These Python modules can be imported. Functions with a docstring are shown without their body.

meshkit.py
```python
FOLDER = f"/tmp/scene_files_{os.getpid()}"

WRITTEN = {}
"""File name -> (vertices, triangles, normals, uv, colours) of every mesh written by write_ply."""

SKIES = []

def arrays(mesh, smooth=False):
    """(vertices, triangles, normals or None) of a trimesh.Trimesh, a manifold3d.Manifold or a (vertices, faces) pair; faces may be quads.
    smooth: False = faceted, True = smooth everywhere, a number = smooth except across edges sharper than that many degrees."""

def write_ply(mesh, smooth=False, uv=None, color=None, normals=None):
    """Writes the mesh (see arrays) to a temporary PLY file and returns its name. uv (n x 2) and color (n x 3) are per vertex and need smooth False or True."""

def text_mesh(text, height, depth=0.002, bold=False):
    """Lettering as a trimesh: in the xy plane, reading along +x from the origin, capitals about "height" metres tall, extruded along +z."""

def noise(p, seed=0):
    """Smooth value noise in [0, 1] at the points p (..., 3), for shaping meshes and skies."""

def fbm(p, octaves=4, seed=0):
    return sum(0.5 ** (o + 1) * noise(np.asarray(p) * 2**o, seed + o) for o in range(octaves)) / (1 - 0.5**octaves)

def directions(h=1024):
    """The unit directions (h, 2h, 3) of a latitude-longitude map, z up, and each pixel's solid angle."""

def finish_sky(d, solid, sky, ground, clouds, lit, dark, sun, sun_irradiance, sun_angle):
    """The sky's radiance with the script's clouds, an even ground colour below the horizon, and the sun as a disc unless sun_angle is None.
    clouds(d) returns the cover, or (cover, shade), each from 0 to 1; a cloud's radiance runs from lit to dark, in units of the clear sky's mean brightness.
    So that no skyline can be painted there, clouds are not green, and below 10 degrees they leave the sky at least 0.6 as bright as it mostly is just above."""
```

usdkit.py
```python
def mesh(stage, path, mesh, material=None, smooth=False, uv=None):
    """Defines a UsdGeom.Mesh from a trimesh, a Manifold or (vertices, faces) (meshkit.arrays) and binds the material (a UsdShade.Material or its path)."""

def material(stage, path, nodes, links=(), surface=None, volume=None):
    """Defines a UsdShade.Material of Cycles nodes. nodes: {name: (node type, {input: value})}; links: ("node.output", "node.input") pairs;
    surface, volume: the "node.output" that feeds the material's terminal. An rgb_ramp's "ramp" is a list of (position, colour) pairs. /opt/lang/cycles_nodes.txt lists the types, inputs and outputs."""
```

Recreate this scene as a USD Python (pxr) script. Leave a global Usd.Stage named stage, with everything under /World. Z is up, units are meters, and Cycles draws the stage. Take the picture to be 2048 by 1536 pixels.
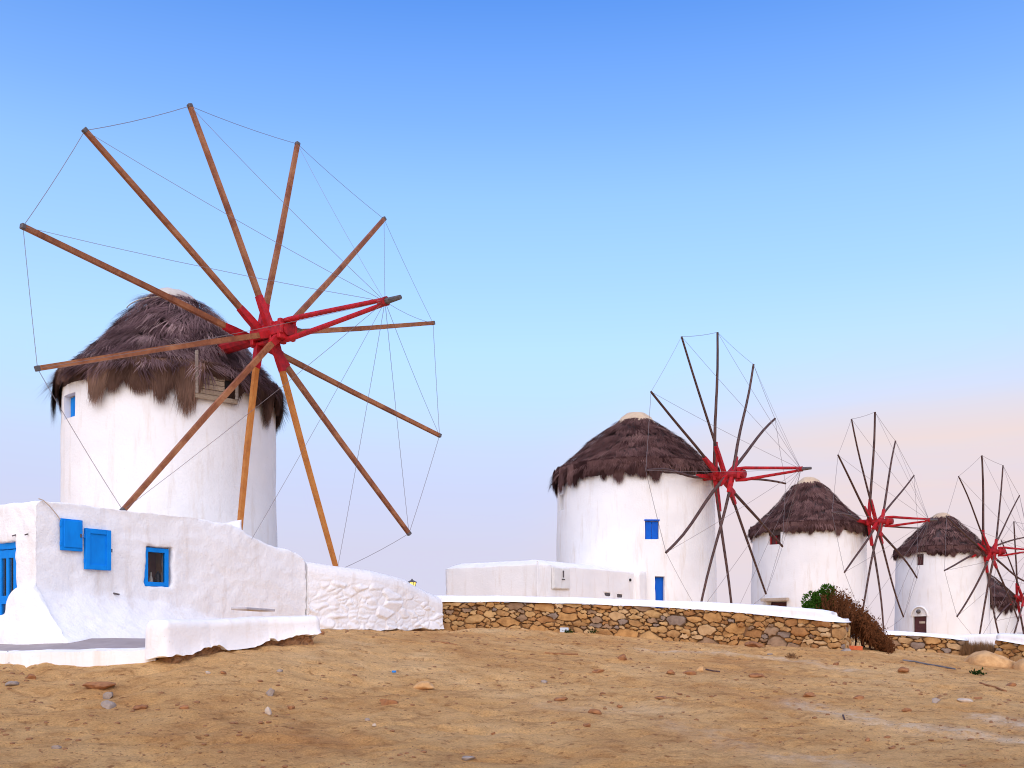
import math, random
import numpy as np
import trimesh
import manifold3d as m3
from scipy.interpolate import RBFInterpolator, PchipInterpolator
from scipy.spatial import Voronoi, cKDTree
from shapely.geometry import Polygon, box as sbox
from shapely import affinity, union_all
import meshkit, usdkit
from pxr import Usd, UsdGeom, UsdLux, UsdShade, Gf, Sdf, Vt

random.seed(7)
stage = Usd.Stage.CreateInMemory()
UsdGeom.SetStageUpAxis(stage, 'Z')
UsdGeom.SetStageMetersPerUnit(stage, 1.0)
world = UsdGeom.Xform.Define(stage, '/World')
stage.SetDefaultPrim(world.GetPrim())

# ------------------------------------------------------------------ camera, sky, sun
EYE, F, HOR = 1.6, 1900.0, 1262.0            # eye height, focal length and horizon row of the 2048 px wide photograph
cam = UsdGeom.Camera.Define(stage, '/World/camera')
cam.CreateHorizontalApertureAttr(36.0)
cam.CreateVerticalApertureAttr(27.0)
cam.CreateFocalLengthAttr(36.0 * F / 2048)
cam.CreateVerticalApertureOffsetAttr((HOR - 768) / 2048 * 36.0)
cam.CreateClippingRangeAttr(Gf.Vec2f(0.1, 20000))
cam.CreateExposureAttr(1.38)
cam.AddTranslateOp().Set(Gf.Vec3d(0, 0, EYE))
cam.AddRotateXOp().Set(90.0)

SUN_EL, SUN_AZ = math.radians(37), math.radians(-177)     # azimuth = atan2(x, y) of the direction towards the sun
def _v(*c):
    return tuple(3.85 * q for q in c)
usdkit.material(stage, '/World/Looks/sky_look', {
    'sky': ('sky_texture', {'sky_type': 'single_scattering', 'sun_disc': False, 'sun_elevation': SUN_EL, 'sun_rotation': SUN_AZ, 'altitude': 30.0, 'air_density': 1.0, 'aerosol_density': 0.1, 'ozone_density': 3.0}),
    'hs': ('mix_color', {'blend_type': 'multiply', 'fac': 1.0, 'b': (.46, .76, 1.15), 'use_clamp': False}),
    'tc': ('texture_coordinate', {}),
    'sep': ('separate_xyz', {}),
    # thin high haze: thicker towards the horizon, all the way round
    'veil': ('rgb_ramp', {'ramp': [(0.0, (.97,) * 3), (.085, (.97,) * 3), (.187, (.88,) * 3), (.237, (.72,) * 3), (.284, (.57,) * 3), (.342, (.46,) * 3), (.413, (.34,) * 3), (.47, (.18,) * 3), (.56, (0, 0, 0)), (1, (0, 0, 0))]}),
    'veilc': ('rgb_ramp', {'ramp': [(0.0, (.69, .64, .80)), (.085, (.69, .66, .82)), (.14, (.66, .66, .84)), (.187, (.66, .71, .85)), (.237, (.66, .80, .90)), (.284, (.72, .90, .94)), (.413, (.66, .93, .97)), (1, (.65, .9, .95))]}),
    'vs': ('mix_color', {'blend_type': 'multiply', 'fac': 1.0, 'b': (3.85, 3.85, 3.85), 'use_clamp': False}),
    # rosy bank of thin cloud in the north-east
    'dot': ('vector_math', {'math_type': 'dot_product', 'vector2': (math.sin(.47), math.cos(.47), 0.0)}),
    'mr': ('map_range', {'range_type': 'smoothstep', 'from_min': .88, 'from_max': .995, 'to_min': 0.0, 'to_max': 1.0, 'clamp': True}),
    'map': ('mapping', {'scale': (1.1, 1.1, 16.0), 'location': (0.35, 0.0, 0.2)}),
    'n': ('noise_texture', {'scale': 1.9, 'detail': 6.0, 'roughness': 0.55, 'distortion': .3}),
    'nr': ('rgb_ramp', {'ramp': [(0.0, (.66,) * 3), (.36, (.7,) * 3), (.66, (1, 1, 1)), (1, (1, 1, 1))]}),
    'band': ('rgb_ramp', {'ramp': [(0.0, (.60,) * 3), (.07, (.66,) * 3), (.13, (.84,) * 3), (.185, (.80,) * 3), (.225, (.42,) * 3), (.27, (.14,) * 3), (.34, (0, 0, 0)), (1, (0, 0, 0))]}),
    'cf': ('math', {'math_type': 'multiply'}),
    'cf2': ('math', {'math_type': 'multiply'}),
    'm1': ('mix_color', {'use_clamp': False}),
    'm2': ('mix_color', {'use_clamp': False, 'b': _v(.95, .735, .66)}),
    'bg': ('background_shader', {'strength': 0.1}),
}, [('sky.color', 'hs.a'), ('tc.generated', 'sep.vector'), ('sep.z', 'veil.fac'), ('sep.z', 'veilc.fac'), ('veilc.color', 'vs.a'), ('tc.generated', 'map.vector'), ('map.vector', 'n.vector'), ('n.fac', 'nr.fac'),
    ('tc.generated', 'dot.vector1'), ('dot.value', 'mr.value'), ('sep.z', 'band.fac'), ('nr.color', 'cf.value1'), ('band.color', 'cf.value2'), ('cf.value', 'cf2.value1'), ('mr.result', 'cf2.value2'),
    ('veil.color', 'm1.fac'), ('hs.result', 'm1.a'), ('vs.result', 'm1.b'), ('cf2.value', 'm2.fac'), ('m1.result', 'm2.a'), ('m2.result', 'bg.color')], surface='bg.background')
dome = UsdLux.DomeLight.Define(stage, '/World/sky')
UsdShade.MaterialBindingAPI.Apply(dome.GetPrim()).Bind(UsdShade.Material.Get(stage, '/World/Looks/sky_look'))
dome.GetPrim().SetCustomDataByKey('kind', 'structure')
sun = UsdLux.DistantLight.Define(stage, '/World/sun')
sun.CreateIntensityAttr(0.40)
sun.CreateAngleAttr(100.0)
sun.CreateNormalizeAttr(True)
sun.CreateColorAttr(Gf.Vec3f(1.0, 0.83, 0.64))
sun.AddRotateZOp().Set(180 - math.degrees(SUN_AZ))
sun.AddRotateXOp().Set(90 - math.degrees(SUN_EL))
# the light shines along -z: rotating x by (90 - el) tips -z from straight down to the horizontal

# ------------------------------------------------------------------ helpers
LOOK = {}
def mat(name, nodes, links, surface='p.BSDF'):
    LOOK[name] = usdkit.material(stage, '/World/Looks/' + name, nodes, links, surface=surface)
    return LOOK[name]

_used = {}
def numbered(parent, name):
    k = (parent, name)
    n = _used.get(k, 0)
    _used[k] = n + 1
    return name if n == 0 else f'{name}_{n:03d}'

def tag(o, label=None, cat=None, group=None, kind=None):
    p = o.GetPrim() if hasattr(o, 'GetPrim') else o
    for k, v in (('label', label), ('category', cat), ('group', group), ('kind', kind)):
        if v:
            p.SetCustomDataByKey(k, v)
    return p

def thing(name, label, cat, loc=(0, 0, 0), group=None):
    path = '/World/' + numbered('/World', name)
    x = UsdGeom.Xform.Define(stage, path)
    x.AddTranslateOp().Set(Gf.Vec3d(*map(float, loc)))
    tag(x, label, cat, group)
    x.off = np.array(loc, float)
    return x

def part(name, mesh, look, parent=None, smooth=False, kind=None, label=None):
    """One Mesh prim; vertices are given in world coordinates and stored relative to the thing's base."""
    base = '/World' if parent is None else str(parent.GetPrim().GetPath())
    path = base + '/' + numbered(base, name)
    off = getattr(parent, 'off', np.zeros(3)) if parent is not None else np.zeros(3)
    v, f, n = meshkit.arrays(mesh, smooth)
    g = usdkit.mesh(stage, path, (v - off, f), LOOK[look] if isinstance(look, str) else look)
    if n is not None:
        g.CreateNormalsAttr(Vt.Vec3fArray.FromNumpy(n.astype(np.float32)))
        g.SetNormalsInterpolation('vertex')
    tag(g, label, None, None, kind)
    g.off = off
    return g

def solo(name, mesh, look, label, cat, group=None, smooth=False, kind=None):
    """A thing that is one mesh, its origin at its base."""
    v, f, n = meshkit.arrays(mesh, smooth)
    lo, hi = v.min(0), v.max(0)
    off = np.array([(lo[0] + hi[0]) / 2, (lo[1] + hi[1]) / 2, lo[2]])
    path = '/World/' + numbered('/World', name)
    g = usdkit.mesh(stage, path, (v - off, f), LOOK[look])
    if n is not None:
        g.CreateNormalsAttr(Vt.Vec3fArray.FromNumpy(n.astype(np.float32)))
        g.SetNormalsInterpolation('vertex')
    g.AddTranslateOp().Set(Gf.Vec3d(*map(float, off)))
    tag(g, label, cat, group, kind)
    g.off = off
    return g

def P(x, y, Y):
    """The point at depth Y that the photograph shows at pixel (x, y)."""
    return np.array([(x - 1024) / F * Y, Y, EYE + (HOR - y) / F * Y])

def unit(v):
    v = np.asarray(v, float)
    return v / np.linalg.norm(v)

def cat(*ms):
    out_v, out_f, k = [], [], 0
    for m in ms:
        v, f, _ = meshkit.arrays(m)
        out_v.append(v); out_f.append(f + k); k += len(v)
    return np.vstack(out_v), np.vstack(out_f)

def tube(points, radii, sides=6, caps=True, square=False, up=None):
    """A tube along points; square gives a four-sided beam."""
    pts = np.asarray(points, float)
    n = len(pts)
    radii = np.broadcast_to(np.asarray(radii, float), (n,)) if np.ndim(radii) < 2 else np.asarray(radii)
    t = np.gradient(pts, axis=0)
    t /= np.linalg.norm(t, axis=1, keepdims=True)
    ref = np.array(up if up is not None else ([0, 0, 1.0] if abs(t[0][2]) < .9 else [1.0, 0, 0]), float)
    V = []
    if square:
        ang = np.pi / 4 + np.arange(4) * np.pi / 2; sides = 4; k = math.sqrt(2)
    else:
        ang = np.arange(sides) * 2 * np.pi / sides; k = 1.0
    for i in range(n):
        a = unit(np.cross(t[i], ref)); b = np.cross(a, t[i])
        ref = b if not np.allclose(b, 0) else ref
        r = radii[i]
        ra, rb = (r if np.ndim(r) else (r, r))
        V.append(pts[i] + k * (np.cos(ang)[:, None] * a * ra + np.sin(ang)[:, None] * b * rb))
    V = np.vstack(V)
    Fc = []
    for i in range(n - 1):
        for j in range(sides):
            a, b = i * sides + j, i * sides + (j + 1) % sides
            Fc += [(a, b, b + sides), (a, b + sides, a + sides)]
    if caps:
        V = np.vstack([V, pts[0], pts[-1]])
        c0, c1 = n * sides, n * sides + 1
        for j in range(sides):
            Fc += [(c0, (j + 1) % sides, j), (c1, (n - 1) * sides + j, (n - 1) * sides + (j + 1) % sides)]
    return V, np.array(Fc)

def obox(c, ax, ay, az, sx, sy, sz, bev=0.0):
    """A box with centre c and half-extents along three given axes, edges chamfered by bev."""
    ax, ay, az = map(unit, (ax, ay, az))
    if bev > 0:
        pts = []
        for i in (-1, 1):
            for j in (-1, 1):
                for k in (-1, 1):
                    pts += [(i * (sx - bev), j * (sy - bev), k * sz), (i * (sx - bev), j * sy, k * (sz - bev)), (i * sx, j * (sy - bev), k * (sz - bev))]
        m = m3.Manifold.hull_points(np.array(pts, float)).to_mesh()
        v, f = np.array(m.vert_properties[:, :3]), np.array(m.tri_verts)
    else:
        b = trimesh.creation.box([2 * sx, 2 * sy, 2 * sz])
        v, f = np.array(b.vertices), np.array(b.faces)
    R = np.stack([ax, ay, az])
    if np.linalg.det(R) < 0:
        f = f[:, ::-1]
    return v @ R + np.asarray(c), f

def mani(mesh):
    v, f = mesh[0], mesh[1]
    return m3.Manifold(m3.Mesh(np.asarray(v, np.float32), np.asarray(f, np.uint32)))

def from_mani(m):
    q = m.to_mesh()
    return np.array(q.vert_properties[:, :3], float), np.array(q.tri_verts)

def prism(poly, z0, z1, base=(0, 0)):
    """Upright prism over a counter-clockwise outline."""
    cs = m3.CrossSection([np.asarray(poly, float)])
    return m3.Manifold.extrude(cs, z1 - z0).translate([base[0], base[1], z0])

def lump(v, amp, scale, seed=0):
    """Offsets points by smooth vector noise."""
    d = np.stack([meshkit.fbm(v * scale + 17.3 * k, 3, seed + 11 * k) for k in range(3)], -1) - .5
    return v + d * 2 * amp

def revolve(profile, centre, seg=96, a0=0.0, a1=2 * np.pi):
    """Surface of revolution about a vertical line: profile of (r, z)."""
    pr = np.asarray(profile, float)
    a = np.linspace(a0, a1, seg, endpoint=False)
    V = np.stack([np.outer(pr[:, 0], np.cos(a)) + centre[0], np.outer(pr[:, 0], np.sin(a)) + centre[1], np.repeat(pr[:, 1:2], seg, 1)], -1).reshape(-1, 3)
    Fc = []
    for i in range(len(pr) - 1):
        j = np.arange(seg); k = (j + 1) % seg
        A, B, C, D = i * seg + j, i * seg + k, (i + 1) * seg + k, (i + 1) * seg + j
        Fc.append(np.stack([A, B, C], 1)); Fc.append(np.stack([A, C, D], 1))
    return V, np.vstack(Fc)

# ------------------------------------------------------------------ looks
def plaster(name, c1, c2, stain, bump=0.35, sc=1.0):
    mat(name, {
        'g': ('geometry', {}),
        'n1': ('noise_texture', {'scale': .9 * sc, 'detail': 6.0, 'roughness': .6}),
        'r1': ('rgb_ramp', {'ramp': [(.3, c2), (.62, c1)]}),
        'mp': ('mapping', {'scale': (3.0, 3.0, .45)}),
        'n2': ('noise_texture', {'scale': 1.3 * sc, 'detail': 7.0, 'roughness': .68}),
        'r2': ('rgb_ramp', {'ramp': [(.0, (0, 0, 0)), (.53, (0, 0, 0)), (.72, (.6, .6, .6)), (1, (.85, .85, .85))]}),
        'n4': ('noise_texture', {'scale': 24.0, 'detail': 3.0, 'roughness': .6}),
        'r4': ('rgb_ramp', {'ramp': [(.0, (0, 0, 0)), (.69, (0, 0, 0)), (.76, (.5, .5, .5)), (1, (.7, .7, .7))]}),
        'mx': ('mix_color', {'b': stain}),
        'mx2': ('mix_color', {'b': (stain[0] * .72, stain[1] * .7, stain[2] * .68)}),
        'n3': ('noise_texture', {'scale': 16.0, 'detail': 8.0, 'roughness': .65}),
        'b': ('bump', {'strength': bump, 'distance': .03}),
        'p': ('principled_bsdf', {'roughness': .92, 'specular_ior_level': .2}),
    }, [('g.position', 'n1.vector'), ('g.position', 'mp.vector'), ('mp.vector', 'n2.vector'), ('g.position', 'n3.vector'), ('g.position', 'n4.vector'), ('n4.fac', 'r4.fac'), ('n1.fac', 'r1.fac'), ('n2.fac', 'r2.fac'), ('r1.color', 'mx.a'), ('r2.color', 'mx.fac'),
        ('mx.result', 'mx2.a'), ('r4.color', 'mx2.fac'), ('mx2.result', 'p.base_color'), ('n3.fac', 'b.height'), ('b.normal', 'p.normal')])
plaster('whitewash', (.80, .785, .77), (.74, .73, .72), (.62, .55, .47))
plaster('whitewash_fresh', (.81, .805, .80), (.76, .755, .755), (.64, .58, .52), .55)
plaster('whitewash_rough', (.80, .785, .775), (.73, .715, .705), (.58, .49, .40), .7)

def paint(name, col, dark, rough=.5, scale=6.0, bump=.15, stretch=(1, 1, 1), spec=.4):
    mat(name, {
        'g': ('geometry', {}),
        'mp': ('mapping', {'scale': stretch}),
        'n1': ('noise_texture', {'scale': scale, 'detail': 6.0, 'roughness': .65}),
        'r1': ('rgb_ramp', {'ramp': [(.28, dark), (.6, col)]}),
        'n2': ('noise_texture', {'scale': scale * 7, 'detail': 4.0}),
        'b': ('bump', {'strength': bump, 'distance': .01}),
        'p': ('principled_bsdf', {'roughness': rough, 'specular_ior_level': spec}),
    }, [('g.position', 'mp.vector'), ('mp.vector', 'n1.vector'), ('mp.vector', 'n2.vector'), ('n1.fac', 'r1.fac'), ('r1.color', 'p.base_color'), ('n2.fac', 'b.height'), ('b.normal', 'p.normal')])
paint('blue_paint', (.0015, .225, .72), (.0015, .17, .58), .6, 4.0, .2, (1, 1, .5), .15)
paint('blue_dark_paint', (.0015, .10, .52), (.0015, .07, .40), .6, 4.0, .2, (1, 1, .5), .15)
paint('red_paint', (.44, .008, .013), (.20, .006, .010), .55, 7.0, .35, (1, 1, 1), .3)
paint('red_old_paint', (.36, .009, .013), (.12, .007, .009), .6, 7.0, .35, (1, 1, 1), .3)
paint('dark_wood', (.085, .040, .032), (.034, .019, .017), .75, 5.0, .4)
paint('maroon_wood', (.085, .022, .022), (.045, .012, .014), .7, 5.0, .3)
paint('grey_wood', (.30, .25, .21), (.15, .115, .095), .85, 7.0, .5, (1, 1, 5))
paint('old_timber', (.36, .28, .20), (.20, .15, .11), .85, 9.0, .5, (1, 1, 8))
paint('iron', (.10, .085, .085), (.05, .04, .04), .55, 12.0, .3)
paint('rope_fibre', (.20, .17, .18), (.12, .10, .11), .9, 30.0, .3)
paint('pale_rope', (.50, .40, .30), (.36, .28, .22), .9, 30.0, .3)
paint('cap_canvas', (.55, .42, .29), (.42, .31, .21), .9, 2.5, .4)
paint('cap_lime', (.52, .47, .41), (.36, .31, .27), .9, 2.5, .4)
paint('slab_grey', (.32, .27, .26), (.24, .20, .195), .8, 2.0, .3)
paint('marble_slab', (.50, .47, .47), (.36, .33, .34), .6, 5.0, .2)
paint('lead_pipe', (.16, .15, .155), (.10, .09, .09), .6, 9.0, .2)
paint('earth_core', (.30, .15, .065), (.08, .036, .018), .95, 9.0, 1.0)
paint('mortar', (.22, .115, .048), (.10, .05, .022), .95, 9.0, .8)
paint('ochre_plaster', (.66, .36, .14), (.55, .28, .11), .9, 2.0, .2)
paint('room_brown', (.30, .11, .08), (.22, .08, .06), .9, 2.0, .2)
paint('white_ceramic', (.72, .68, .64), (.6, .56, .52), .3, 4.0, .02)
paint('dark_ceramic', (.05, .045, .06), (.03, .03, .035), .35, 4.0, .02)
paint('white_metal', (.70, .69, .66), (.60, .58, .55), .55, 3.0, .1)
paint('plastic_white', (.50, .56, .62), (.42, .48, .54), .4, 3.0, .05)
paint('plastic_blue', (.01, .22, .62), (.01, .18, .5), .35, 3.0, .02)
paint('terracotta', (.62, .14, .045), (.42, .09, .03), .8, 9.0, .4)
paint('shade_black', (.012, .01, .012), (.008, .007, .008), .9, 3.0, .1)  # near-black colour that stands in for shade
paint('grey_rock', (.31, .25, .205), (.18, .135, .105), .9, 9.0, 1.0)
paint('brown_rock', (.33, .145, .055), (.14, .055, .022), .9, 9.0, 1.0)
paint('sand_rock', (.58, .345, .15), (.36, .19, .072), .92, 5.0, 1.0)
paint('pale_stone', (.50, .41, .32), (.36, .28, .21), .85, 6.0, .5)
for i, (a, b) in enumerate([((.44, .24, .085), (.24, .115, .035)), ((.38, .21, .08), (.20, .10, .035)), ((.47, .29, .12), (.29, .16, .06)), ((.28, .175, .10), (.15, .085, .045)), ((.36, .175, .06), (.18, .08, .025)), ((.26, .195, .15), (.15, .105, .08)), ((.50, .33, .165), (.33, .20, .09))]):
    paint(f'wall_stone_{i}', a, b, .9, 5.5, .8)

def wood(name, stops, scale=2.2):
    mat(name, {
        'g': ('geometry', {}),
        'tc': ('texture_coordinate', {}),
        'n1': ('noise_texture', {'scale': scale, 'detail': 10.0, 'roughness': .78, 'distortion': .6}),
        'r1': ('rgb_ramp', {'ramp': stops}),
        'v': ('voronoi_texture', {'scale': 2.6}),
        'rv': ('rgb_ramp', {'ramp': [(0, (.35, .35, .35)), (.055, (.2, .2, .2)), (.1, (0, 0, 0)), (1, (0, 0, 0))]}),
        'mx': ('mix_color', {'b': (.05, .022, .01)}),
        'n2': ('noise_texture', {'scale': 34.0, 'detail': 5.0}),
        'b': ('bump', {'strength': .35, 'distance': .01}),
        'p': ('principled_bsdf', {'roughness': .62, 'specular_ior_level': .35}),
    }, [('g.position', 'n1.vector'), ('g.position', 'n2.vector'), ('g.position', 'v.vector'), ('n1.fac', 'r1.fac'), ('v.distance', 'rv.fac'), ('r1.color', 'mx.a'), ('rv.color', 'mx.fac'), ('mx.result', 'p.base_color'), ('n2.fac', 'b.height'), ('b.normal', 'p.normal')])
wood('pole_wood', [(.28, (.085, .026, .013)), (.46, (.21, .068, .025)), (.60, (.31, .125, .05)), (.78, (.33, .19, .11))])
wood('pole_orange', [(.25, (.24, .075, .014)), (.48, (.40, .135, .02)), (.65, (.48, .20, .04)), (.8, (.42, .21, .085))])

def strands(name, stops, transl=.15, tone=False):
    """Blades: colour varies from blade to blade and, where a tone is given, from bundle to bundle."""
    nodes = {
        'g': ('geometry', {}),
        'r1': ('rgb_ramp', {'ramp': stops}),
        'n1': ('noise_texture', {'scale': 1.6, 'detail': 4.0}),
        'ov': ('mix_color', {'blend_type': 'multiply', 'fac': .75, 'use_clamp': False}),
        'r2': ('rgb_ramp', {'ramp': [(.3, (.55, .51, .53)), (.6, (1.15, 1.1, 1.1))]}),
        'd': ('diffuse_bsdf', {'roughness': .5}),
        't': ('translucent_bsdf', {}),
        'm': ('mix_closure', {'fac': transl}),
    }
    links = [('g.position', 'n1.vector'), ('n1.fac', 'r2.fac'), ('r1.color', 'ov.a'), ('r2.color', 'ov.b'), ('ov.result', 'd.color'), ('ov.result', 't.color'), ('d.BSDF', 'm.closure1'), ('t.BSDF', 'm.closure2')]
    if tone:
        nodes['at'] = ('attribute', {'attribute': 'tone'})
        nodes['mf'] = ('mix_float', {'fac': .72})
        links += [('g.random_per_island', 'mf.a'), ('at.fac', 'mf.b'), ('mf.result', 'r1.fac')]
    else:
        links += [('g.random_per_island', 'r1.fac')]
    mat(name, nodes, links, surface='m.closure')
strands('thatch_grey', [(0, (.055, .032, .036)), (.3, (.165, .105, .112)), (.55, (.30, .205, .21)), (.8, (.47, .35, .335)), (1, (.68, .54, .47))], .2, True)
strands('thatch_fringe', [(0, (.06, .034, .028)), (.35, (.20, .12, .088)), (.65, (.40, .26, .185)), (1, (.64, .47, .35))], .2, True)
strands('thatch_far', [(0, (.055, .028, .027)), (.35, (.155, .086, .080)), (.7, (.27, .162, .145)), (1, (.45, .30, .245))], .2, True)
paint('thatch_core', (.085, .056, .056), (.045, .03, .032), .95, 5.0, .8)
strands('dry_twig', [(0, (.14, .055, .022)), (.3, (.30, .115, .04)), (.6, (.45, .20, .062)), (.78, (.54, .29, .10)), (.86, (.24, .22, .05)), (1, (.30, .28, .08))], .25)
strands('green_leaf', [(0, (.05, .13, .015)), (.4, (.10, .30, .03)), (.8, (.19, .47, .05)), (1, (.32, .52, .09))], .35)
strands('dry_grass', [(0, (.28, .16, .075)), (.4, (.48, .30, .15)), (.8, (.62, .43, .25)), (1, (.7, .55, .36))], .3)
strands('weed_leaf', [(0, (.02, .045, .01)), (.5, (.05, .09, .02)), (1, (.13, .13, .04))], .3)

mat('pane_glass', {'tr': ('transparent_bsdf', {'color': (.9, .9, .9)}), 'gl': ('glossy_bsdf', {'roughness': .03, 'color': (.9, .9, .9)}), 'fr': ('fresnel', {'IOR': 1.25}), 'm': ('mix_closure', {})},
    [('fr.fac', 'm.fac'), ('tr.BSDF', 'm.closure1'), ('gl.BSDF', 'm.closure2')], surface='m.closure')
mat('lamp_glass', {'p': ('principled_bsdf', {'base_color': (.7, .55, .12), 'roughness': .35, 'emission_color': (1.0, .72, .12), 'emission_strength': .55})}, [])
mat('sea_water', {'g': ('geometry', {}), 'n': ('noise_texture', {'scale': .25, 'detail': 5.0}), 'b': ('bump', {'strength': .25, 'distance': .6}), 'p': ('principled_bsdf', {'base_color': (.02, .07, .11), 'roughness': .12})},
    [('g.position', 'n.vector'), ('n.fac', 'b.height'), ('b.normal', 'p.normal')])
mat('sandy_ground', {
    'g': ('geometry', {}),
    'n1': ('noise_texture', {'scale': .42, 'detail': 7.0, 'roughness': .62}),
    'r1': ('rgb_ramp', {'ramp': [(.28, (.55, .268, .092)), (.45, (.69, .388, .145)), (.58, (.77, .465, .192)), (.75, (.80, .53, .255))]}),
    # trodden, crusted patches: rusty below, paler on top
    'mp': ('mapping', {'scale': (1.0, 1.5, 1.0), 'rotation': (0, 0, -.35)}),
    'n2': ('noise_texture', {'scale': 2.4, 'detail': 12.0, 'roughness': .74, 'distortion': .5}),
    'r2': ('rgb_ramp', {'ramp': [(.30, (.50, .40, .33)), (.41, (.80, .74, .70)), (.50, (.98, .97, .96)), (.66, (1.08, 1.10, 1.14))]}),
    'mu': ('mix_color', {'blend_type': 'multiply', 'fac': .9, 'use_clamp': False}),
    'n3': ('noise_texture', {'scale': 38.0, 'detail': 9.0, 'roughness': .85}),
    'r3': ('rgb_ramp', {'ramp': [(.32, (.34, .27, .23)), (.43, (.82, .78, .76)), (.54, (1.03, 1.03, 1.03)), (.70, (1.36, 1.40, 1.48))]}),
    'mu2': ('mix_color', {'blend_type': 'multiply', 'fac': .85, 'use_clamp': False}),
    # rusty clods
    'n6': ('noise_texture', {'scale': 7.5, 'detail': 6.0, 'roughness': .6}),
    'r6': ('rgb_ramp', {'ramp': [(.0, (0, 0, 0)), (.59, (0, 0, 0)), (.67, (.75, .75, .75)), (1, (.9, .9, .9))]}),
    'cl': ('mix_color', {'b': (.27, .105, .035), 'use_clamp': False}),
    'at': ('attribute', {'attribute': 'chalk'}),
    'n5': ('noise_texture', {'scale': 5.0, 'detail': 8.0, 'roughness': .75}),
    'r5': ('rgb_ramp', {'ramp': [(.36, (0, 0, 0)), (.62, (1, 1, 1))]}),
    'cm': ('math', {'math_type': 'multiply'}),
    'ch': ('mix_color', {'b': (.80, .64, .46), 'use_clamp': False}),
    'n4': ('noise_texture', {'scale': 9.0, 'detail': 12.0, 'roughness': .78}),
    'b': ('bump', {'strength': 1.0, 'distance': .11}),
    'p': ('principled_bsdf', {'roughness': .96, 'specular_ior_level': .15}),
}, [('g.position', 'n1.vector'), ('g.position', 'mp.vector'), ('mp.vector', 'n2.vector'), ('g.position', 'n3.vector'), ('g.position', 'n4.vector'), ('g.position', 'n5.vector'), ('mp.vector', 'n6.vector'),
    ('n1.fac', 'r1.fac'), ('n2.fac', 'r2.fac'), ('r1.color', 'mu.a'), ('r2.color', 'mu.b'), ('n3.fac', 'r3.fac'), ('n6.fac', 'r6.fac'), ('mu.result', 'cl.a'), ('r6.color', 'cl.fac'), ('cl.result', 'mu2.a'), ('r3.color', 'mu2.b'),
    ('n5.fac', 'r5.fac'), ('at.fac', 'cm.value1'), ('r5.color', 'cm.value2'), ('cm.value', 'ch.fac'), ('mu2.result', 'ch.a'),
    ('ch.result', 'p.base_color'), ('n4.fac', 'b.height'), ('b.normal', 'p.normal')])

# ------------------------------------------------------------------ terrain and sea
_ctl = [P(*q) for q in [(-200, 1536, 9.4), (300, 1536, 9.4), (1024, 1536, 9.6), (1700, 1536, 10), (2300, 1536, 10),
    (0, 1450, 11.3), (0, 1382, 12.9), (0, 1332, 14.4), (-300, 1332, 14.4), (300, 1328, 14.0), (430, 1306, 14.8), (640, 1286, 16.3), (500, 1330, 14.0), (560, 1260, 18.6),
    (700, 1264, 20.5), (868, 1261, 24.3), (1000, 1257, 25), (1150, 1264, 25.2), (1300, 1277, 25.2), (1450, 1288, 24.2), (1560, 1294, 23.3), (1690, 1301, 21.9),
    (1750, 1298, 24.5), (1850, 1305, 28.7), (1925, 1310, 28.4), (2000, 1352, 20.5), (2048, 1352, 20), (2300, 1365, 20), (1990, 1318, 27.0), (2048, 1321, 26.3), (2300, 1352, 24.5),
    (1024, 1380, 14.4), (1024, 1450, 12), (1700, 1400, 14.5), (1700, 1460, 12.2), (2048, 1440, 13), (600, 1400, 12.9), (1350, 1330, 18)]]
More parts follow.
